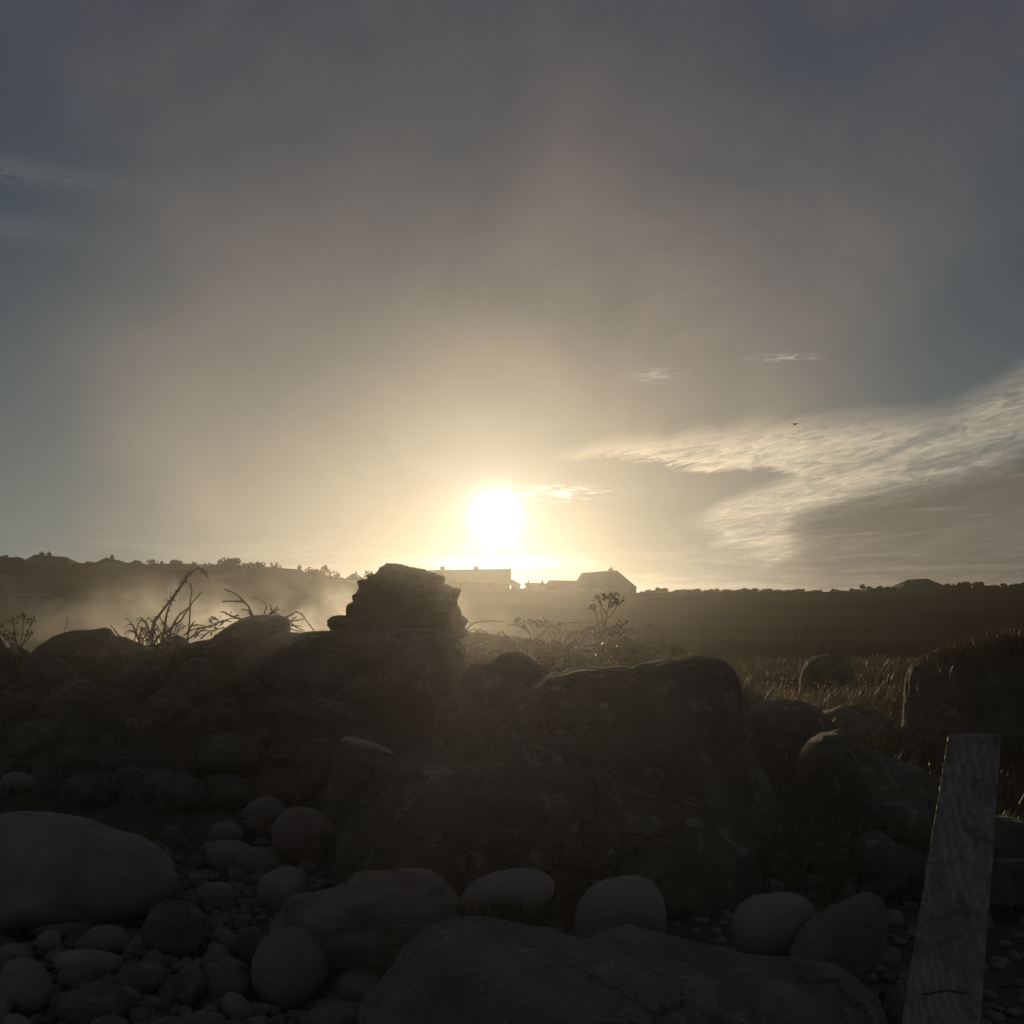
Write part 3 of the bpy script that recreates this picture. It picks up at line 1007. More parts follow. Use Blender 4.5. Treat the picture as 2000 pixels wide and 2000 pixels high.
# ---------------------------------------------------------------- cairn
CAIRN = [(648, 1236), (647, 1217), (656, 1207), (675, 1206), (684, 1202), (686, 1194), (692, 1180), (695, 1166), (705, 1158), (707, 1145),
         (716, 1138), (728, 1128), (743, 1119), (753, 1108), (770, 1110), (783, 1106), (794, 1110), (812, 1111), (829, 1118), (845, 1123),
         (858, 1131), (868, 1145), (888, 1152), (890, 1160), (883, 1168), (892, 1180), (895, 1203), (903, 1213), (908, 1226), (912, 1240)]
cairn = empty('cairn', pt(785, 1236, 8.6))
tag(cairn, 'heaped dry-stone cairn standing on the massive dark boulder', 'cairn')
CY = 8.6
cl = pt(785, 1236, CY)


def cairn_span(py):
    xs = []
    for (ax, ay), (bx, by) in zip(CAIRN, CAIRN[1:]):
        if (ay - py) * (by - py) <= 0 and ay != by:
            xs.append(ax + (bx - ax) * (py - ay) / (by - ay))
    return (min(xs), max(xs)) if len(xs) >= 2 else None


def block_mesh(seed):
    V, Fc = ico(3)
    s = Vector((seed * 5.3, -seed * 2.0, seed))
    n = 4.0
    W_ = []
    for v in V.tolist():
        p = Vector(v)
        k = (abs(p.x) ** n + abs(p.y) ** n + abs(p.z) ** n) ** (-1 / n)
        p = p * k
        p *= 1 + 0.24 * mnoise.noise(p * 0.9 + s) + 0.10 * mnoise.noise(p * 2.4 + s)
        W_.append(p[:])
    o = np_mesh('stone', np.array(W_), Fc, M['dark'], smooth=True)
    me = o.data
    bpy.data.objects.remove(o)
    return me


BM_ = [block_mesh(k) for k in range(9)]


def cairn_stone(x0, x1, y0, y1, dy, dep):
    a, b = pt(x0, y1, CY), pt(x1, y0, CY)
    o = bpy.data.objects.new('stone', rr.choice(BM_))
    COL.objects.link(o)
    o.parent = cairn
    o.location = ((a.x + b.x) / 2 - cl.x, dy, (a.z + b.z) / 2 - cl.z)
    o.scale = (abs(b.x - a.x) / 2 * 1.03, dep, abs(b.z - a.z) / 2 * 1.08)
    o.rotation_euler = (rr.uniform(-.15, .15), rr.uniform(-.16, .16), rr.uniform(-.3, .3))


py = 1242.0
while py > 1112:
    h = rr.uniform(11, 19)
    span = cairn_span(max(1109, py - h * 0.6))
    if span:
        x0, x1 = span
        half = (x1 - x0) / 2
        for row, dyk in enumerate((0.0, -0.62, 0.62)):
            shrink = 1.0 if row == 0 else 0.82
            mid = (x0 + x1) / 2
            a, b = mid - half * shrink, mid + half * shrink
            x = a
            while x < b - 6:
                w = min(rr.uniform(16, 52), b - x)
                if b - x - w < 12: w = b - x
                d = half / F * CY * 0.62
                cairn_stone(x, x + w, py - h, py + rr.uniform(-1, 2), dyk * d, d * 0.42)
                x += w
    py -= h
acc = 0.0
for (ax, ay), (bx, by) in zip(CAIRN[1:], CAIRN[2:-1]):
    L = math.hypot(bx - ax, by - ay)
    nx_, ny_ = -(by - ay) / L, (bx - ax) / L
    t_ = 0.0
    while t_ < L:
        if acc <= 0:
            acc = rr.uniform(11, 19)
            w_, h_ = rr.uniform(22, 40), rr.uniform(11, 19)
            q = t_ / L
            mx, my = ax + (bx - ax) * q + nx_ * w_ * 0.38, ay + (by - ay) * q + ny_ * h_ * 0.42
            cairn_stone(mx - w_ / 2, mx + w_ / 2, my - h_ / 2, my + h_ / 2, rr.uniform(-.06, .06), rr.uniform(.07, .13))
        t_ += 1.0
        acc -= 1.0
for (x0, x1, y0, y1) in [(744, 768, 1107, 1122), (770, 796, 1105, 1121), (798, 830, 1110, 1122), (864, 893, 1150, 1172), (648, 680, 1206, 1236),
                         (686, 712, 1178, 1206), (862, 898, 1180, 1208), (880, 907, 1206, 1228), (705, 735, 1134, 1158), (842, 868, 1124, 1146),
                         (676, 700, 1200, 1216)]:
    cairn_stone(x0, x1, y0, y1, rr.uniform(-.04, .04), 0.13)

# ---------------------------------------------------------------- houses on the skyline
def P250(px, py, Y=RY):
    p = pt(px, py, Y)
    return p.x, p.z


def house(x0, x1, rx0, rx1, ridge_py, eave_py, label, chimneys=(), dormers=(), Y=RY, gable_front=False, depth=9.0, ridge_py1=None,
          walls='wall', nwin=None, base_drop=3.5, cat='house', skylight=None):
    """Eaves from x0 to x1 and ridge from rx0 to rx1, in photo pixels at distance Y."""
    ridge_py1 = ridge_py if ridge_py1 is None else ridge_py1
    X0, E = P250(x0, eave_py, Y)
    X1, _ = P250(x1, eave_py, Y)
    R0, Z0 = P250(rx0, ridge_py, Y)
    R1, Z1 = P250(rx1, ridge_py1, Y)
    base = E - base_drop
    cx = (X0 + X1) / 2
    t = empty('house', (cx, Y, base))
    tag(t, label, cat, None)
    hx = (X1 - X0) / 2
    d = depth / 2
    wl = box('wall', (-hx + 0.25, hx - 0.25, -d + 0.3, d - 0.3, 0, base_drop), M[walls], t)
    e = base_drop
    z0, z1, r0, r1 = Z0 - base, Z1 - base, R0 - cx, R1 - cx
    if gable_front:
        v = [(-hx, -d, e), (hx, -d, e), (r0, -d, z0), (-hx, d, e), (hx, d, e), (r0, d, z0)]
        f = [(0, 1, 2), (3, 5, 4), (0, 2, 5, 3), (1, 4, 5, 2), (0, 3, 4, 1)]
    else:
        v = [(-hx, -d, e), (hx, -d, e), (hx, d, e), (-hx, d, e), (r0, 0, z0), (r1, 0, z1)]
        f = [(0, 1, 5, 4), (2, 3, 4, 5), (1, 2, 5), (3, 0, 4), (0, 3, 2, 1)]
    rf = mesh_obj('roof', v, f, M['slate'], t)
    for (cx_, top, w) in chimneys:
        C, CT = P250(cx_, top, Y)
        w_ = w / F * Y / 2
        tt = (CT - base)
        zb = min(z0, z1) - 0.8
        ch = box('chimney', (C - cx - w_, C - cx + w_, -0.45, 0.45, zb, tt), M['brick'], rf)
        cp = box('chimney_cap', (C - cx - w_ - 0.1, C - cx + w_ + 0.1, -0.55, 0.55, tt - 0.28, tt - 0.10), M['brick'], rf)
        pots = box('chimney_pot', (C - cx - 0.16, C - cx + 0.16, -0.16, 0.16, tt, tt + 0.35), M['brick'], rf)
    nwin = nwin if nwin is not None else max(1, int(hx * 2 / 3.6))
    for i in range(nwin):
        wx = -hx + (i + 0.5) * 2 * hx / nwin
        if i == nwin // 2 and nwin > 1:
            box('door', (wx - 0.45, wx + 0.45, -d + 0.26, -d + 0.34, 0.02, 2.05), M['brick'], t)
        else:
            wf = box('window', (wx - 0.55, wx + 0.55, -d + 0.25, -d + 0.33, 0.9, 2.1), M['whitewall'], t)
            box('pane', (wx - 0.48, wx + 0.48, -d + 0.23, -d + 0.27, 0.97, 2.03), M['glass'], wf)
    return t


house(52, 150, 68, 130, 1083, 1103, 'long hip-roofed house with two chimneys, leftmost on the skyline', [(82, 1080, 7), (96, 1080, 6)], ridge_py1=1088)
house(170, 187, 178, 178, 1097, 1105, 'tiny gabled shed roof between the two leftmost houses', gable_front=True, depth=5, nwin=1)
house(188, 262, 207, 236, 1089, 1106, 'hip-roofed house with one chimney left of the bare round tree', [(219, 1086, 5)], ridge_py1=1095)
house(299, 375, 299, 375, 1101, 1112, 'square-ended slate house behind the thorny cane, with one small chimney', [(316, 1098, 5)], depth=8, base_drop=4)
house(493, 612, 512, 586, 1107, 1127, 'wide low-roofed house with chimney at its right, left of the cairn', [(585, 1106, 6)], ridge_py1=1112)
house(650, 674, 660, 660, 1127, 1134, 'small gabled cottage with central chimney left of the cairn', [(660, 1121, 8)], gable_front=True, depth=6, nwin=1)
house(676, 714, 694, 694, 1121, 1134, 'steep gable-fronted house right beside the cairn', [(695, 1119, 4)], gable_front=True, depth=8)
house(836, 998, 836, 998, 1113, 1140, 'large long block with two chimneys directly below the sun', [(864, 1107, 8), (930, 1107, 8)], ridge_py1=1111, base_drop=5, depth=10)
house(996, 1018, 996, 1001, 1131, 1142, 'lean-to annexe at the right end of the large long block', depth=7, nwin=1, ridge_py1=1132)
house(1024, 1066, 1025, 1062, 1138, 1142, 'low flat-roofed building right of the large long block', [(1032, 1136, 3), (1059, 1136, 3)], depth=7)
house(1062, 1130, 1072, 1128, 1133, 1144, 'low wing joined to the left of the big hip-roofed house', depth=8, ridge_py1=1134)
house(1118, 1240, 1136, 1205, 1119, 1149, 'big hip-roofed house with one chimney right of the sun', [(1193, 1111, 8)], ridge_py1=1114, base_drop=4.2, depth=11)
house(1748, 1838, 1773, 1811, 1132, 1148, 'isolated low hip-roofed house alone on the right skyline', ridge_py1=1130)
# pale low building on the slope, lower left
house(34, 112, 36, 110, 1159, 1163, 'pale low flat building half lost in smoke at the far left', Y=124, depth=6, walls='wall', base_drop=1.9, cat='building', nwin=0)
house(-20, 18, -14, 12, 1122, 1130, 'small dim house on the dark slope at the left margin', Y=150, depth=7)

# spire in the smoke
M['gloss'] = surf('glossy_white_paint', [(0.3, (0.70, 0.68, 0.64)), (0.7, (0.80, 0.78, 0.74))], 0.5, 0.22, 0.05, 3, 0.9, 0.0)
sp = empty('spire', pt(338, 1172, 90))
tag(sp, 'thin pale pointed spire rising out of the smoke behind the thorny cane', 'spire')
k = 90 / F
mesh_obj('tower', *box_geo(-7 * k, 7 * k, -7 * k, 7 * k, -3.2, 18 * k), M['gloss'], sp)
v = [(-7.5 * k, -7.5 * k, 18 * k), (7.5 * k, -7.5 * k, 18 * k), (7.5 * k, 7.5 * k, 18 * k), (-7.5 * k, 7.5 * k, 18 * k), (0, 0, 56 * k)]
mesh_obj('steeple', v, [(0, 1, 4), (1, 2, 4), (2, 3, 4), (3, 0, 4), (0, 3, 2, 1)], M['gloss'], sp)
sp.rotation_euler.z = math.radians(-24)
box('louvre', (-1.2 * k, 1.2 * k, -7.7 * k, -7.1 * k, 5 * k, 14 * k), M['glass'], sp)


# ---------------------------------------------------------------- foliage
def leaf_cloud(n, centre, radii, size, rng, shell=0.35, lobes=9):
    """Random small leaf quads filling a lumpy ellipsoid."""
    C = rng.normal(0, 0.42, (lobes, 3))
    C = C / np.maximum(1, np.linalg.norm(C, axis=1) / 0.75)[:, None]
    w = rng.integers(0, lobes, n)
    d = rng.normal(size=(n, 3))
    d /= np.linalg.norm(d, axis=1)[:, None]
    r = rng.uniform(shell, 1, n) ** 0.6
    P = (C[w] + d * r[:, None] * rng.uniform(0.25, 0.5, lobes)[w][:, None]) * np.array(radii) + np.array(centre)
    a = rng.normal(size=(n, 3)); a /= np.linalg.norm(a, axis=1)[:, None]
    b = np.cross(a, rng.normal(size=(n, 3))); b /= np.linalg.norm(b, axis=1)[:, None]
    s = size * rng.uniform(0.6, 1.3, n)[:, None]
    V = np.stack([P - a * s, P + b * s * 0.5, P + a * s, P - b * s * 0.5], 1).reshape(-1, 3)
    Q = np.arange(4 * n).reshape(-1, 4)
    return V, Q


def tube(path, r0, r1, sides=5, closed=True):
    """Tapered tube along a list of Vectors; returns verts, faces."""
    n = len(path)
    V, Fc = [], []
    for i, p in enumerate(path):
        t = (path[min(i + 1, n - 1)] - path[max(i - 1, 0)])
        t = t.normalized() if t.length > 1e-9 else Vector((0, 0, 1))
        a = t.cross(Vector((0, 1, 0.01)))
        a = a.normalized() if a.length > 1e-6 else Vector((1, 0, 0))
        b = t.cross(a).normalized()
        r = r0 + (r1 - r0) * i / max(1, n - 1)
        for k in range(sides):
            q = 2 * math.pi * k / sides
            V.append(p + a * (r * math.cos(q)) + b * (r * math.sin(q)))
    for i in range(n - 1):
        for k in range(sides):
            Fc.append((i * sides + k, i * sides + (k + 1) % sides, (i + 1) * sides + (k + 1) % sides, (i + 1) * sides + k))
    return V, Fc


def smooth_path(pts, k=4):
    out = []
    n = len(pts)
    for i in range(n - 1):
        p0, p1, p2, p3 = pts[max(i - 1, 0)], pts[i], pts[i + 1], pts[min(i + 2, n - 1)]
        for j in range(k):
            t = j / k
            out.append(0.5 * ((2 * p1) + (p2 - p0) * t + (2 * p0 - 5 * p1 + 4 * p2 - p3) * t * t + (3 * p1 - p0 - 3 * p2 + p3) * t ** 3))
    out.append(pts[-1])
    return out


class MB:
    def __init__(self): self.v, self.f = [], []

    def add(self, V, Fc):
        k = len(self.v)
        self.v += [tuple(v) for v in V]
        self.f += [tuple(i + k for i in f) for f in Fc]

    def build(self, name, mat, parent=None, loc=None, smooth=False):
        off = Vector(loc) if loc is not None else Vector((0, 0, 0))
        return mesh_obj(name, [Vector(v) - off for v in self.v], self.f, mat, parent, smooth)


def tree(px0, px1, top, base, label, n=1400, bare=False, Y=RY + 4, name='tree'):
    a, b = pt(px0, top, Y), pt(px1, base, Y)
    cx, w, h = (a.x + b.x) / 2, (b.x - a.x) / 2, (a.z - b.z)
    gz = b.z - 1.5
    t = empty(name, (cx, Y, gz))
    tag(t, label, 'tree' if name == 'tree' else 'bush')
    ch = a.z - gz
    mb = MB()
    mb.add(*tube([Vector((0, 0, 0)), Vector((0.1, 0, ch * 0.3)), Vector((0, 0, ch * 0.6))], 0.25, 0.12))
    for k in range(16):
        q = rr.uniform(0, math.pi)
        L = ch * rr.uniform(0.35, 0.55)
        e = Vector((math.cos(q) * w * 0.9, rr.uniform(-1, 1), ch * 0.35 + math.sin(q) * L))
        mb.add(*tube([Vector((0, 0, ch * rr.uniform(.2, .4))), e * 0.6 + Vector((0, 0, ch * .1)), e], 0.07, 0.03, 4))
    mb.build('trunk', M['stem'], t)
    V, Q = leaf_cloud(n, (0, 0, ch * 0.55), (w * 1.5, w * 1.0, ch * 0.80), 0.32 if not bare else 0.16, RNG, 0.2, 14)
    np_mesh('crown', V, Q, M['bush'], t)


tree(254, 292, 1092, 1112, 'rounded tree on the skyline right of the second house', 2200)
tree(333, 354, 1093, 1102, 'small tree showing above the square-ended roof', 600)
tree(374, 386, 1105, 1112, 'tiny bush right of the square-ended slate house', 250, name='bush')
tree(404, 470, 1097, 1118, 'broad dense tree mound above the arching thorny cane', 3600)
tree(455, 500, 1104, 1120, 'ragged tree joined to the right side of the broad mound', 1800)
tree(612, 652, 1117, 1136, 'open-crowned tree between the wide house and the small cottage', 1500)
tree(526, 540, 1105, 1112, 'left small shrub poking over the wide low roof', 160, name='bush', Y=RY + 6)
tree(535, 548, 1106, 1113, 'right small shrub poking over the wide low roof', 140, name='bush', Y=RY + 6)


tree(262, 302, 1098, 1112, 'low bushy tree joining the rounded tree to the square-ended roof', 1300)
tree(480, 520, 1106, 1122, 'small tree against the left end of the wide low roof', 1200)
tree(600, 626, 1118, 1134, 'small dense tree at the right end of the wide low roof', 900)
tree(712, 745, 1124, 1146, 'tree half hidden by the left shoulder of the cairn', 1200)


def hedge(px0, px1, label, h=6, n=2500, bumps=6):
    """A run of scrub along the ridge between two photo columns."""
    Vs, Qs, k = [], [], 0
    a, b = (px0 - 1000) / F * RY, (px1 - 1000) / F * RY
    m = max(2, int((b - a) / 1.2))
    for i in range(m):
        x = a + (b - a) * (i + rr.random()) / m
        hh = h / F * RY * (0.5 + 0.6 * abs(mnoise.noise(Vector((x * 0.16, px0, 0)))) * 2) * rr.uniform(0.75, 1.1)
        hh = min(hh, 1.3 * h / F * RY)
        taper = min(1, (i + 1) / 4, (m - i) / 4)
        V, Q = leaf_cloud(max(45, int(1.5 * n) // m), (x, RY + rr.uniform(-2, 2), ridge_z(x) + hh * 0.3 * taper), (1.7, 1.4, 0.4 + 1.25 * hh * taper), 0.22, RNG, 0.2, 6)
        Vs.append(V); Qs.append(Q + k); k += len(V)
    o = np_mesh('hedge', np.concatenate(Vs), np.concatenate(Qs), M['bush'])
    tag(o, label, 'hedge')


hedge(1252, 1330, 'bushy scrub on the ridge just right of the big hip-roofed house', 9, 4000)
hedge(1330, 1420, 'clumpy scrub on the ridge above the great boulder', 6, 3500)
hedge(1420, 1655, 'long even hedge line along the right hand ridge', 4, 6500)
hedge(1655, 1752, 'knotty scrub left of the isolated house on the ridge', 11, 5000)
hedge(1836, 1930, 'raised scrub mound right of the isolated house', 15, 6000)
hedge(1930, 2060, 'scrub at the right edge of the ridge', 10, 6000)
hedge(-40, 54, 'scrub line on the ridge at the left edge', 3, 2500)
hedge(145, 300, 'low scrub joining the leftmost houses on the ridge', 4, 5000)
hedge(375, 500, 'low scrub under the broad tree mound', 7, 5000)
hedge(600, 836, 'garden scrub around the cottages behind the cairn', 5, 5000)
hedge(1010, 1130, 'low garden hedge right of the large long block', 4, 2500)

# garden wall line on the slope behind, left of cairn
w0, w1 = pt(640, 1160, 158), pt(712, 1160, 158)
wl = box('garden_wall', (w0.x, w1.x, 158, 158.4, hill_z((w0.x + w1.x) / 2, 158) - 0.6, w0.z), M['whitewall'])
tag(wl, 'thin pale garden wall on the smoky slope left of the cairn', 'wall')


# ---------------------------------------------------------------- grass
def blades(name, spots, hmin, hmax, mat, label, width=0.004, lean=0.35, seed=1, seg=3, wind=(0.25, 0.0)):
    """spots: (n, 3) root points. Each blade a bent tapering strip."""
    rng = np.random.default_rng(seed)
    n = len(spots)
    h = rng.uniform(hmin, hmax, n)
    a = rng.uniform(0, 2 * math.pi, n)
    L = rng.uniform(0.05, lean, n) * h
    dx, dy = np.cos(a) * L + wind[0] * h * 0.5, np.sin(a) * L + wind[1] * h
    sx, sy = np.cos(a + 1.57), np.sin(a + 1.57)
    wd = width * rng.uniform(0.6, 1.4, n)
    rows = []
    for j in range(seg + 1):
        t = j / seg
        w = wd * (1 - t * 0.9)
        c = spots + np.stack([dx * t * t, dy * t * t, h * (t - 0.12 * t * t)], 1)
        s = np.stack([sx * w, sy * w, 0 * w], 1)
        rows += [c - s, c + s]
    V = np.stack(rows, 1).reshape(-1, 3)
    base = (np.arange(n) * 2 * (seg + 1))[:, None]
    Q = np.concatenate([base + np.array([2 * j, 2 * j + 1, 2 * j + 3, 2 * j + 2]) for j in range(seg)], 0)
    o = np_mesh(name, V, Q, M[mat])
    tag(o, label, None, None, 'stuff')
    return o


def scatter(n, xr, yr, keep=lambda x, y: True, seed=3, clump=1.2):
    r = random.Random(seed)
    out = []
    while len(out) < n:
        x, y = r.uniform(*xr), r.uniform(*yr)
        if not keep(x, y): continue
        if mnoise.noise(Vector((x * clump, y * clump, seed))) + r.uniform(-0.5, 0.5) < -0.15: continue
        out.append((x, y, ground_z(x, y) - 0.01))
    return np.array(out)


blades('grass', scatter(42000, (0.9, 9.5), (6.2, 15), lambda x, y: x < y * 0.52, 3, 1.8), 0.07, 0.30, 'grass',
       'tall dry backlit grass in the near field on the right', 0.0035, 0.5, 5)
blades('grass', scatter(26000, (-1.5, 18), (14, 34), lambda x, y: abs(x) < y * 0.52, 4, 0.5), 0.06, 0.26, 'grass',
       'dry grass of the misty far field', 0.006, 0.5, 6)
M['glint'] = leafy('painted_glint_tip', (0.45, 0.36, 0.20), (0.65, 0.52, 0.32), 0.75, 0.3, 0.5)  # added tips whose pale colour imitates sun glints on the grass
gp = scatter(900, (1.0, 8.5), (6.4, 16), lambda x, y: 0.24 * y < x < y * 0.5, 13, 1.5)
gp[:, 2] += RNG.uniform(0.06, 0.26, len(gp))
blades('grass', gp, 0.012, 0.035, 'glint', 'pale grass tips added as sun glints in the right field', 0.0022, 0.5, 15, 2)
blades('grass', scatter(9000, (1.0, 3.6), (4.2, 6.8), lambda x, y: x > 0.95, 5, 2.5), 0.05, 0.2, 'darkgrass',
       'short green turf on the dark bank left of the post', 0.003, 0.6, 7)
blades('grass', scatter(5000, (-4.5, -0.6), (5.4, 8.3), lambda x, y: True, 6, 2.0), 0.04, 0.12, 'darkgrass',
       'thin turf on the shadowed left bank', 0.003, 0.6, 8)
# turf on top of the huge boulder at the right, seen in rim light
tp = []
r_ = random.Random(5)
for _ in range(1700):
    px = r_.triangular(1770, 2060, 1990)
    top = lerp_list([(1770, 1310), (1800, 1280), (1850, 1262), (1905, 1256), (1930, 1246), (2040, 1244)], px)
    y = 8.6 - abs(r_.gauss(0, 0.32))
    tp.append(pt(px, top + (8.6 - y) * 70 + r_.uniform(-3, 10), y))
blades('grass', np.array([tuple(p) for p in tp]), 0.04, 0.14, 'grass', 'backlit tufts on the huge boulder at the right edge', 0.0025, 0.6, 9)
tp = []
for _ in range(120):
    p = pt(r_.gauss(975, 30), 1786 + r_.uniform(-6, 12), 3.62)
    tp.append(p)
blades('grass', np.array([tuple(p) for p in tp]), 0.03, 0.09, 'darkgrass', 'dark grass tuft hanging over the oval pale stone', 0.003, 0.8, 10)
tp = []
for _ in range(260):
    p = pt(r_.gauss(655, 20), 1650 + r_.uniform(-10, 26), 4.7)
    tp.append(p)
blades('grass', np.array([tuple(p) for p in tp]), 0.03, 0.09, 'darkgrass', 'small green tuft by the big rounded boulder', 0.003, 0.8, 11)
tp = []
for _ in range(200):
    p = pt(r_.gauss(475, 26), 1290 + r_.uniform(-4, 14), 8.05)
    tp.append(p)
blades('grass', np.array([tuple(p) for p in tp]), 0.03, 0.10, 'grass', 'pale grass tuft under the flat-topped boulder', 0.0025, 0.8, 12)


# ---------------------------------------------------------------- brambles and dry stalks
def cane(mb, pts, Y, r0=0.008, r1=0.004, thorns=True, spread=0.0):
    q = rr.uniform(-spread, spread)
    path = smooth_path([pt(x, y, Y + q * (i / max(1, len(pts) - 1))) for i, (x, y) in enumerate(pts)], 5)
    path = [p + Vector((rr.uniform(-1, 1), rr.uniform(-1, 1), rr.uniform(-1, 1))) * 0.0015 for p in path]
    V, Fc = tube(path, r0, r1, 6)
    mb.add(V, Fc)
    if thorns:
        for i in range(1, len(path) - 1):
            if rr.random() < 0.6:
                p = path[i]
                a = rr.uniform(0, 6.28)
                d = Vector((math.cos(a), rr.uniform(-.5, .5), math.sin(a) * 0.8 - .2)).normalized()
                t = (path[i + 1] - p).normalized()
                L = r0 * rr.uniform(1.6, 2.8)
                s = t * (r0 * 0.7)
                w = t.cross(d).normalized() * r0 * 0.5
                mb.add([p - s, p + s, p + w, p - w, p + d * (L + r0)], [(0, 2, 4), (2, 1, 4), (1, 3, 4), (3, 0, 4)])
    return path


def plant(name, label, cat, base, stems, Y, r0=0.008, r1=0.004, thorns=True, leaves=None, group=None):
    root = empty(name, base)
    tag(root, label, cat, group)
    off = Vector(base)
    for st in stems:
        mb = MB()
        cane(mb, st, Y, r0, r1, thorns, 0.25)
        mb.build('cane' if thorns else 'stem', M['stem'], root, off, True)
    return root


def add_leaves(root, pts, Y, n, size, spread_px, mat='leaf', name='foliage', depth=0.25):
    Vs, Qs, k = [], [], 0
    for (x, y) in pts:
        for _ in range(n):
            p = pt(x + rr.gauss(0, spread_px), y + rr.gauss(0, spread_px * 0.7), Y + rr.gauss(0, depth)) - root.location
            a = Vector((rr.gauss(0, 1), rr.gauss(0, 1), rr.gauss(0, 1))).normalized()
            b = a.cross(Vector((rr.gauss(0, 1), rr.gauss(0, 1), rr.gauss(0, 1)))).normalized()
            s = size * rr.uniform(.6, 1.3)
            Vs += [p - a * s, p + b * s * .45 + a * s * .1, p + a * s, p - b * s * .45 + a * s * .1]
            Qs.append((k, k + 1, k + 2, k + 3)); k += 4
    o = mesh_obj(name, Vs, Qs, M[mat], root)
    o['kind'] = 'stuff'
    return o


def arc(x0, y0, span, height, n=5, droop=0.6):
    out = []
    for i in range(n + 1):
        t = i / n
        out.append((x0 + span * t, y0 - height * (math.sin(t * math.pi * droop) / math.sin(min(math.pi * droop, math.pi / 2))) + rr.uniform(-1.5, 1.5)))
    return out


BY = 8.9
tall = plant('bramble', 'tall leafless thorny cane arching over beside the pale spire', 'bramble', pt(318, 1262, BY), [
    [(296, 1262), (299, 1236), (303, 1212), (322, 1187), (345, 1156), (357, 1140), (366, 1127), (376, 1117), (388, 1110), (399, 1116), (402, 1123), (408, 1130)],
    [(345, 1157), (353, 1146), (360, 1134), (362, 1128), (366, 1123), (371, 1116)],
    [(312, 1264), (318, 1243), (324, 1208), (332, 1181), (345, 1160)],
], BY, 0.011, 0.005)
plant('bramble', 'straight upright thorny cane right of the tall arching one', 'bramble', pt(366, 1256, BY - .1), [
    [(365, 1258), (367, 1240), (370, 1214), (371, 1190), (373, 1165), (374, 1150), (372, 1139)],
    [(330, 1236), (340, 1220), (349, 1202), (366, 1189), (382, 1169), (394, 1155)],
    [(322, 1240), (336, 1224), (353, 1212), (362, 1198), (370, 1186)],
    [(366, 1236), (374, 1222), (379, 1214)],
], BY - .1, 0.008, 0.004)
stems = []
for _ in range(46):
    x = rr.gauss(298, 26)
    y = 1256 + rr.uniform(-6, 16)
    s = rr.choice((-1, 1)) * rr.uniform(5, 38)
    stems.append(arc(x, y, s, rr.uniform(16, 62), 5, rr.uniform(0.45, 0.8)))
tang = plant('bramble', 'dense knot of bare bramble twigs at the foot of the tall canes', 'bramble', pt(298, 1268, BY + .1), stems, BY + .1, 0.0055, 0.0025)
add_leaves(tang, [(300, 1252), (280, 1250), (320, 1252)], BY + .1, 25, 0.012, 11)
plant('bramble', 'short bare twig leaning left off the long humped boulder', 'bramble', pt(236, 1246, 8.7), [
    [(240, 1250), (230, 1238), (222, 1228), (215, 1221)], [(238, 1248), (228, 1236), (224, 1232)]], 8.7, 0.005, 0.003)
run = []
for (a, b) in [((360, 1240), (412, 1222)), ((372, 1246), (416, 1232)), ((380, 1246), (425, 1218)), ((368, 1226), (410, 1226)), ((392, 1248), (440, 1226)),
               ((365, 1250), (400, 1240)), ((410, 1226), (445, 1212)), ((418, 1224), (452, 1214)), ((380, 1238), (402, 1229)), ((430, 1222), (470, 1208))]:
    mx, my = (a[0] + b[0]) / 2, (a[1] + b[1]) / 2 - rr.uniform(2, 8)
    run.append([a, ((a[0] + mx) / 2, (a[1] + my) / 2 - 2), (mx, my), b])
rb = plant('bramble', 'low trailing bramble with a few leaves climbing the flat-topped boulder', 'bramble', pt(400, 1250, 8.8), run, 8.8, 0.006, 0.003)
add_leaves(rb, [(415, 1210), (410, 1213), (420, 1208), (428, 1219), (436, 1215), (458, 1204), (465, 1206), (418, 1232)], 8.8, 7, 0.018, 5)
plant('bramble', 'curved cane with side shoot leaning left off the flat-topped boulder', 'bramble', pt(494, 1206, 8.75), [
    [(495, 1208), (491, 1197), (484, 1183), (471, 1169), (455, 1157), (437, 1151)],
    [(476, 1175), (462, 1174), (448, 1174), (433, 1175)],
    [(493, 1206), (486, 1194), (480, 1191), (473, 1190)],
    [(474, 1211), (462, 1206), (452, 1203), (444, 1199), (438, 1196), (431, 1195)],
], 8.75, 0.008, 0.004)
plant('bramble', 'forked twiggy cane on top of the flat-topped boulder', 'bramble', pt(518, 1206, 8.7), [
    [(514, 1206), (517, 1194), (521, 1184), (518, 1178), (510, 1172), (502, 1169), (494, 1168)],
    [(523, 1204), (532, 1194), (543, 1185)], [(531, 1196), (529, 1185), (527, 1179)], [(525, 1200), (538, 1198), (548, 1203), (556, 1206)],
    [(530, 1198), (540, 1192), (545, 1190)]], 8.7, 0.005, 0.003)
plant('bramble', 'arched cane hanging down right of the flat-topped boulder', 'bramble', pt(566, 1234, 8.7), [
    [(556, 1208), (566, 1202), (579, 1195), (590, 1201), (598, 1212), (606, 1222), (613, 1233)],
    [(564, 1216), (578, 1212), (594, 1209)], [(562, 1222), (574, 1222), (588, 1223)], [(563, 1226), (576, 1231), (592, 1234)],
    [(570, 1218), (580, 1226), (596, 1232)], [(566, 1214), (574, 1208), (580, 1206)]], 8.7, 0.006, 0.003)
plant('bramble', 'thin arched shoots just right of the cairn foot', 'bramble', pt(912, 1240, 9.2), [
    [(896, 1205), (906, 1208), (914, 1213), (922, 1220)], [(910, 1234), (918, 1222), (930, 1216), (950, 1213), (983, 1214)],
    [(925, 1236), (938, 1232), (948, 1233), (955, 1240)], [(908, 1238), (922, 1230), (940, 1228)]], 9.2, 0.005, 0.003)

# bramble thicket behind the boulders
TY = 9.4


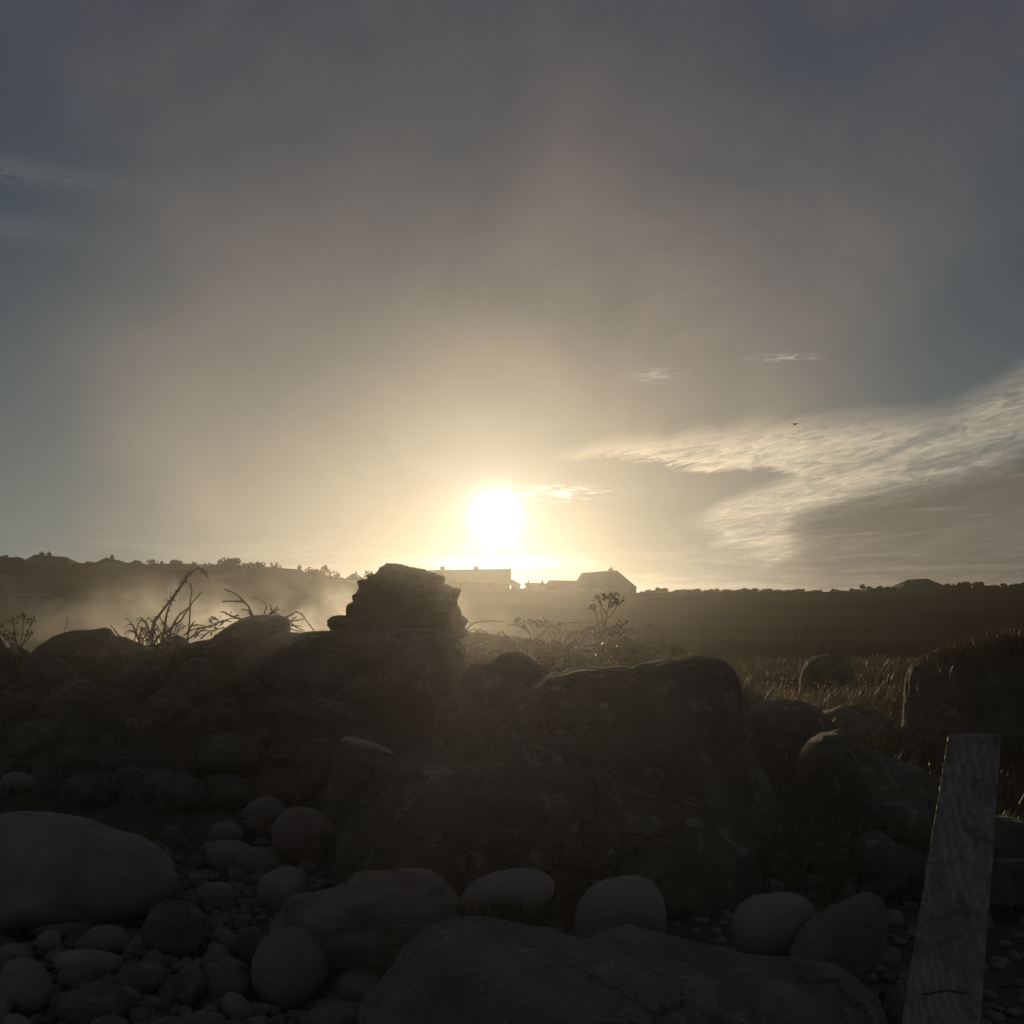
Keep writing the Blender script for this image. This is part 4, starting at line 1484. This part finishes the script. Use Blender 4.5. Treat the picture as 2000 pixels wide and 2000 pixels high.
def thicket(label, x0, x1, ytop, ybase, ns, explicit_stems, nl, Y, seed):
    r = random.Random(seed)
    stems = list(explicit_stems)
    for _ in range(ns):
        x = r.uniform(x0, x1)
        y = ybase - r.uniform(0, (ybase - ytop) * 0.5)
        s = r.choice((-1, 1)) * r.uniform(14, 60)
        stems.append(arc(x, y, s, r.uniform(10, (ybase - ytop) * 0.62), 6, r.uniform(0.6, 0.95)))
    root = plant('bramble', label, 'bramble', pt((x0 + x1) / 2, ybase, Y), stems, Y, 0.005, 0.0025)
    pts_ = []
    for i in range(nl):
        x = r.uniform(x0, x1)
        f = r.random() ** 0.6
        pts_.append((x, ytop + (ybase - ytop) * (0.25 + 0.75 * f)))
    add_leaves(root, pts_, Y, 6, 0.017, 7, depth=0.5)
    return root


thicket('bramble thicket right of the cairn with trailing shoots', 915, 1010, 1232, 1330, 16, [[(930, 1250), (960, 1242), (985, 1246)]], 360, TY, 1)
thicket('leafy bramble thicket behind the double-humped boulder', 1000, 1110, 1222, 1340, 26, [
    [(1050, 1250), (1062, 1232), (1082, 1224), (1093, 1215), (1096, 1222), (1092, 1238)],
    [(990, 1222), (1005, 1220), (1020, 1226), (1036, 1240)], [(1053, 1226), (1070, 1222), (1086, 1226), (1092, 1236)]], 520, TY, 2)
thicket('bramble thicket around the tall dry seed heads', 1100, 1215, 1228, 1340, 26, [
    [(1088, 1222), (1095, 1218), (1109, 1216), (1129, 1215), (1149, 1216)],
    [(1104, 1250), (1107, 1244), (1115, 1236), (1129, 1233), (1143, 1239), (1155, 1250)],
    [(1136, 1240), (1138, 1233), (1149, 1228), (1161, 1228), (1172, 1239)],
    [(1160, 1250), (1161, 1233), (1163, 1222), (1172, 1216), (1180, 1213), (1184, 1222), (1182, 1240)],
    [(1140, 1232), (1147, 1224), (1154, 1224), (1160, 1236)]], 560, TY, 3)
thicket('bramble thicket behind the top of the great boulder', 1205, 1345, 1232, 1330, 24, [
    [(1190, 1240), (1205, 1232), (1225, 1228), (1250, 1236)], [(1215, 1232), (1235, 1228), (1256, 1227)],
    [(1290, 1255), (1310, 1258), (1330, 1266), (1345, 1280)]], 420, TY + .6, 4)


def bud(mb, p, d, L, r):
    d = d.normalized()
    a = d.cross(Vector((0, 1, 0.1))).normalized()
    b = d.cross(a)
    V = [p]
    for t, k in ((0.25, 0.85), (0.6, 1.0), (0.9, 0.7)):
        for j in range(6):
            q = j * math.pi / 3
            V.append(p + d * (L * t) + a * (r * k * math.cos(q)) + b * (r * k * math.sin(q)))
    V.append(p + d * L)
    f = [(0, 1 + (j + 1) % 6, 1 + j) for j in range(6)]
    for s in (0, 1):
        f += [(1 + s * 6 + j, 1 + s * 6 + (j + 1) % 6, 7 + s * 6 + (j + 1) % 6, 7 + s * 6 + j) for j in range(6)]
    f += [(13 + j, 13 + (j + 1) % 6, 19) for j in range(6)]
    mb.add(V, f)


def seed_plant(label, base, stems, heads, Y, r0=0.004, bl=0.018, br=0.0055, group=None, nb=(7, 11), spread=1.0):
    root = empty('seed_head_plant', pt(*base, Y))
    tag(root, label, 'plant', group)
    off = root.location.copy()
    for st in stems:
        mb = MB()
        cane(mb, st, Y, r0, r0 * 0.6, False, 0.03)
        mb.build('stem', M['stem'], root, off, True)
    for (x, y, w) in heads:
        mb = MB()
        c = pt(x, y, Y)
        for _ in range(rr.randint(*nb)):
            a = rr.uniform(-1.3, 1.3)
            d = Vector((math.sin(a), rr.uniform(-.6, .6), math.cos(a)))
            L = w / F * Y * rr.uniform(0.45, 1.0)
            p = c + d * L - Vector((0, 0, w * 0.5 / F * Y))
            mb.add(*tube([c - Vector((0, 0, w * 0.6 / F * Y)), (c + p) / 2 - Vector((0, 0, 0.003)), p], r0 * 0.4, r0 * 0.3, 4))
            bud(mb, p, d + Vector((0, 0, .3)), bl, br)
        mb.build('seed_head', M['seed'], root, off, True)
    return root


seed_plant('tallest dry seed-head plant, standing behind the great boulder', (1160, 1310), [
    [(1158, 1312), (1161, 1300), (1172, 1264), (1177, 1233), (1185, 1207), (1189, 1182), (1194, 1172)],
    [(1174, 1250), (1172, 1233), (1165, 1199), (1161, 1186)],
    [(1178, 1240), (1179, 1227), (1175, 1199), (1172, 1172)],
    [(1185, 1200), (1177, 1185), (1173, 1172)],
    [(1184, 1208), (1193, 1202), (1199, 1194), (1204, 1185), (1207, 1176)],
    [(1187, 1190), (1193, 1183), (1198, 1178)]],
    [(1161, 1188, 13), (1171, 1170, 14), (1180, 1168, 11), (1190, 1168, 14), (1196, 1180, 11), (1205, 1168, 14), (1210, 1176, 11), (1198, 1162, 9)], 9.0, 0.0055, 0.022, 0.0075)
seed_plant('shorter dark seed-head plant right of the tallest one', (1208, 1290), [
    [(1208, 1292), (1209, 1260), (1209, 1240), (1204, 1226)], [(1209, 1250), (1212, 1230), (1216, 1216)], [(1209, 1246), (1200, 1234), (1196, 1228)]],
    [(1203, 1226, 12), (1215, 1218, 13), (1196, 1230, 9), (1213, 1236, 9), (1197, 1240, 8)], 9.0, 0.0045, 0.022, 0.0085, nb=(5, 8))
seed_plant('pale seed-head plant with fanned stems behind the double-humped boulder', (1045, 1260), [
    [(1040, 1260), (1034, 1236), (1024, 1222), (1010, 1212)], [(1044, 1260), (1042, 1234), (1035, 1214)], [(1046, 1258), (1047, 1234), (1048, 1214)],
    [(1047, 1256), (1053, 1226), (1060, 1214)]], [(1010, 1214, 12), (1034, 1214, 10), (1048, 1216, 9), (1060, 1214, 12), (1025, 1226, 8), (1056, 1222, 8)], 9.1, 0.004, 0.018, 0.005)
seed_plant('dry seed-head plant at the left edge above the low pointed rock', (38, 1268), [
    [(40, 1270), (52, 1240), (62, 1214)], [(38, 1270), (44, 1236), (46, 1210)], [(36, 1268), (30, 1240), (26, 1216)], [(36, 1262), (22, 1246), (8, 1240)],
    [(40, 1262), (54, 1248), (60, 1240)], [(32, 1252), (20, 1236), (2, 1222)]],
    [(62, 1213, 12), (47, 1206, 12), (26, 1214, 11), (8, 1240, 10), (56, 1238, 9), (2, 1222, 8), (30, 1240, 9), (18, 1248, 8)], 8.2, 0.004, 0.017, 0.0055)
seed_plant('branching dry stalk right of the shorter seed-head plant', (1268, 1290), [
    [(1268, 1292), (1276, 1256), (1266, 1236), (1268, 1220)], [(1276, 1258), (1290, 1244), (1302, 1224)], [(1274, 1262), (1262, 1246), (1259, 1230)]],
    [(1267, 1220, 9), (1283, 1230, 6), (1302, 1225, 8), (1259, 1228, 6), (1282, 1246, 6), (1238, 1228, 8)], 9.8, 0.0035, 0.014, 0.004, nb=(3, 5))
for i, (bx, tx, ty, lab) in enumerate([
        (1315, 1318, 1272, 'small budded stalk left one of three peeping over the great boulder'),
        (1328, 1330, 1272, 'small budded stalk middle one of three peeping over the great boulder'),
        (1342, 1343, 1273, 'small budded stalk right one of three peeping over the great boulder'),
        (1378, 1383, 1270, 'single budded stalk near the right shoulder of the great boulder'),
        (1410, 1412, 1272, 'first budded stalk at the edge of the misty grass'),
        (1470, 1478, 1256, 'leaning seed-head stalk in the grass right of the great boulder'),
        (1512, 1520, 1252, 'pair-headed stalk in the misty grass left of the distant boulder'),
        (1430, 1418, 1252, 'thin stalk with a forked head above the great boulder shoulder'),
        (1618, 1612, 1265, 'seed-head stalk growing behind the small distant boulder'),
        (1698, 1692, 1276, 'seed-head stalk in the misty grass right of the distant boulder')]):
    seed_plant(lab, (bx, 1310), [[(bx, 1312), (bx + 1, 1295), (tx, ty)]] + ([[(bx, 1300), (bx - 7, 1280), (bx - 9, ty + 6)]] if i > 3 else []),
               [(tx, ty, 7)] + ([(bx - 9, ty + 6, 6)] if i > 3 else []), 9.0 if i < 4 else 11.0 + i * 0.5, 0.0035, 0.016, 0.005, nb=(3, 6))
for (x, top, lab) in [(1556, 1225, 'left tall thin dead stalk in the misty grass'), (1563, 1222, 'middle tall thin dead stalk in the misty grass'),
                      (1578, 1228, 'right tall thin dead stalk in the misty grass'), (1371, 1215, 'tall thin stalk behind the right of the great boulder')]:
    plant('dead_stalk', lab, 'stalk', pt(x, 1300, 14), [[(x + 3, 1305), (x + 1, 1270), (x, 1240), (x - 2, top)]], 14, 0.005, 0.003, False)
plant('dead_stalk', 'curved thin stem bending right over the great boulder', 'stalk', pt(1372, 1290, 9), [
    [(1370, 1292), (1374, 1268), (1386, 1248), (1402, 1239), (1420, 1240)]], 9, 0.003, 0.002, False)
plant('dead_stalk', 'thin blade of grass standing on the long humped boulder', 'stalk', pt(127, 1236, 8.3), [
    [(126, 1240), (129, 1222), (133, 1202)]], 8.3, 0.003, 0.002, False)
plant('dead_stalk', 'arching backlit stem in front of the huge right boulder', 'stalk', pt(1930, 1410, 6.5), [
    [(1930, 1420), (1934, 1396), (1942, 1374), (1958, 1356)]], 6.5, 0.002, 0.0015, False)

# ---------------------------------------------------------------- post and rail
def plank(name, corners_front, Y0, Y1, thick, mat, parent, off, nx=14, nz=70, seed=0, chip=0.004, turn=0.0):
    """corners: bottom-left, bottom-right, top-right, top-left in photo pixels; leans from Y0 (bottom) to Y1 (top)."""
    bl, br, tr, tl = corners_front
    A, B, C_, D_ = pt(*bl, Y0), pt(*br, Y0 - turn), pt(*tr, Y1 - turn), pt(*tl, Y1)
    n = (B - A).cross(D_ - A).normalized()
    if n.y > 0: n = -n
    V, Fc = [], []
    for side in (0, 1):
        for j in range(nz + 1):
            t = j / nz
            for i in range(nx + 1):
                s = i / nx
                p = (A * (1 - s) + B * s) * (1 - t) + (D_ * (1 - s) + C_ * s) * t
                e = 0.0
                ed = min(s, 1 - s)
                nz_ = mnoise.noise(Vector((seed + (0 if s < .5 else 9), t * 14, 0))) * chip + mnoise.noise(Vector((seed + (0 if s < .5 else 9), t * 70, 3))) * chip * 0.7
                if i in (0, nx): p = p + (B - A).normalized() * nz_
                if j == nz: p = p + Vector((0, 0, -0.010 * (1 if i in (0, nx) else 0) + 0.003 * mnoise.noise(Vector((s * 12, seed, 1)))))
                if side == 0 and (i in (0, nx) or j == nz): e = 0.004
                p = p - n * (thick * side + e)
                if side == 0 and 0 < i < nx and 0 < j < nz:
                    p = p + n * (0.0012 * mnoise.noise(Vector((s * 9, t * 14, seed))))
                V.append(p - off)
    def id(side, i, j): return side * (nx + 1) * (nz + 1) + j * (nx + 1) + i
    for j in range(nz):
        for i in range(nx):
            Fc.append((id(0, i, j), id(0, i + 1, j), id(0, i + 1, j + 1), id(0, i, j + 1)))
            Fc.append((id(1, i, j), id(1, i, j + 1), id(1, i + 1, j + 1), id(1, i + 1, j)))
        Fc.append((id(0, 0, j), id(0, 0, j + 1), id(1, 0, j + 1), id(1, 0, j)))
        Fc.append((id(0, nx, j), id(1, nx, j), id(1, nx, j + 1), id(0, nx, j + 1)))
    for i in range(nx):
        Fc.append((id(0, i, nz), id(0, i + 1, nz), id(1, i + 1, nz), id(1, i, nz)))
        Fc.append((id(0, i, 0), id(1, i, 0), id(1, i + 1, 0), id(0, i + 1, 0)))
    return mesh_obj(name, V, Fc, M[mat], parent)


fp = pt(1840, 2300, 1.75)
fence = empty('wooden_fence', fp)
tag(fence, 'weathered grey wooden plank post with rail at the lower right', 'fence')
plank('post', [(1738, 2140), (1905, 2140), (1957, 1431), (1853, 1431)], 2.02, 2.34, 0.024, 'wood', fence, fp, chip=0.0022, turn=0.030, nz=140)
plank('rail', [(1900, 1765), (2160, 1775), (2160, 1690), (1905, 1680)], 2.44, 2.44, 0.03, 'darkwood', fence, fp, nx=20, nz=8, seed=5)
# iron staple driven into the post
sa, sb = pt(1802, 1942, 2.068), pt(1884, 1940, 2.050)
mb = MB()
nrm = Vector((0, -1, 0.1)).normalized()
mb.add(*tube(smooth_path([sa, sa + nrm * 0.012 + Vector((.004, 0, .003)), (sa + sb) / 2 + nrm * 0.014 + Vector((0, 0, .009)), sb + nrm * 0.012 + Vector((-.004, 0, .002)), sb], 3), 0.0022, 0.0022, 6))
mb.build('staple', M['seed'], fence, fp, True)

# ---------------------------------------------------------------- bird
bY = 58.0
bp = pt(1553, 828, bY)
bird = empty('gull', bp)
tag(bird, 'small dark gull gliding in front of the rippled cloud', 'bird')
mb = MB()
mb.add(*tube([Vector((0.05, 0.16, 0.0)), Vector((0.02, 0.10, 0.0)), Vector((0, 0, -0.005)), Vector((-0.01, -0.10, 0.0)), Vector((-0.015, -0.17, 0.005)), Vector((-0.02, -0.21, 0))], 0.02, 0.012, 8))
V, Fc = ico(3)
mb.add([Vector((v[0] * 0.055, v[1] * 0.17, v[2] * 0.042 - 0.008)) for v in V.tolist()], Fc.tolist())
mb.build('body', M['feather'], bird, None, True)
for sgn in (-1, 1):
    pts_ = [(0.03, 0.0, 0.055), (0.10, 0.032, 0.06), (0.17, 0.03, 0.045), (0.225, 0.02, 0.025), (0.25, 0.012, 0.006)]
    V, Fc = [], []
    for (x, z, c) in pts_:
        V += [(sgn * x, -c, z), (sgn * x, 0, z + 0.010), (sgn * x, c * 1.1, z), (sgn * x, 0, z - 0.006)]
    for i in range(len(pts_) - 1):
        for k in range(4):
            Fc.append((i * 4 + k, i * 4 + (k + 1) % 4, i * 4 + 4 + (k + 1) % 4, i * 4 + 4 + k))
    mesh_obj('wing', V, Fc, M['feather'], bird)
mesh_obj('tail', [(-.02, .15, 0), (.02, .15, 0), (.045, .24, 0), (-.045, .24, 0), (-.02, .15, -.008), (.02, .15, -.008), (.045, .24, -.008), (-.045, .24, -.008)],
         [(0, 1, 2, 3), (7, 6, 5, 4), (0, 4, 5, 1), (2, 6, 7, 3), (1, 5, 6, 2), (0, 3, 7, 4)], M['feather'], bird)


# ---------------------------------------------------------------- air
def haze():
    v, f = box_geo(-900, 900, -900, 900, -3.2, 18.0)
    m, n = material('pale_haze')
    p = n.new('ShaderNodeVolumePrincipled')
    p.inputs['Color'].default_value = (1.0, 0.96, 0.90, 1)
    p.inputs['Density'].default_value = HAZE_DENSITY
    p.inputs['Anisotropy'].default_value = 0.86
    out = n.new('ShaderNodeOutputMaterial')
    n.t.links.new(p.outputs[0], out.inputs['Volume'])
    o = mesh_obj('haze', v, f, m)
    tag(o, 'thin evening haze over the shore and hill', None, None, 'stuff')


haze()


def smoke():
    V, Fc = ico(3)
    c = np.array([-6.6, 27.0, 0.1])
    r = np.array([8.6, 9.0, 2.6])
    m, n = material('drifting_smoke')
    geo = n.new('ShaderNodeNewGeometry').outputs['Position']
    q = n.vmath('DIVIDE', n.vmath('SUBTRACT', geo, tuple(c)), tuple(r))
    rad = n.vmath('LENGTH', q)
    edge = 1.0 - n.step(rad, 0.25, 0.98)
    x, y, z = n.sep(geo)
    a = n.noise(n.vmath('MULTIPLY', geo, (0.55, 0.22, 0.70)), 1.0, 6.0, 0.62, 1.0)
    d = n.step(a, 0.46, 0.66)
    p = n.new('ShaderNodeVolumePrincipled')
    p.inputs['Color'].default_value = (0.96, 0.93, 0.88, 1)
    n.put(p.inputs['Density'], (d + 0.004) * edge * SMOKE_DENSITY)
    p.inputs['Anisotropy'].default_value = 0.7
    out = n.new('ShaderNodeOutputMaterial')
    n.t.links.new(p.outputs[0], out.inputs['Volume'])
    o = np_mesh('smoke', V * r + c, Fc, m)
    tag(o, 'backlit bank of smoke drifting behind the left skyline rocks', None, None, 'stuff')
    m.cycles.volume_step_rate = 1.0


smoke()


def glare_smoke():  # added smoke volume that imitates warm glare over the near rocks
    V, Fc = ico(3)
    c = np.array([-1.0, 4.2, 1.1])
    r = np.array([9.0, 5.2, 2.6])
    m, n = material('thin_glare_smoke')
    geo = n.new('ShaderNodeNewGeometry').outputs['Position']
    x, y, z = n.sep(geo)
    a = n.noise(n.vmath('MULTIPLY', geo, (0.5, 0.5, 0.7)), 1.0, 3.0, 0.5, 0.5)
    back = n.step(y, 5.6, 7.2)
    side = 1.0 - n.step(x, -0.4, 1.8) * 0.80
    p = n.new('ShaderNodeVolumePrincipled')
    p.inputs['Color'].default_value = (0.96, 0.93, 0.88, 1)
    n.put(p.inputs['Density'], (a * 1.6 + 0.2) * (0.45 + back * 2.4) * side * GLARE_SMOKE)
    p.inputs['Anisotropy'].default_value = 0.80
    out = n.new('ShaderNodeOutputMaterial')
    n.t.links.new(p.outputs[0], out.inputs['Volume'])
    o = np_mesh('smoke', V * r + c, Fc, m)
    tag(o, 'thin smoke veil added for warm glare between the near boulders', None, None, 'stuff')


glare_smoke()
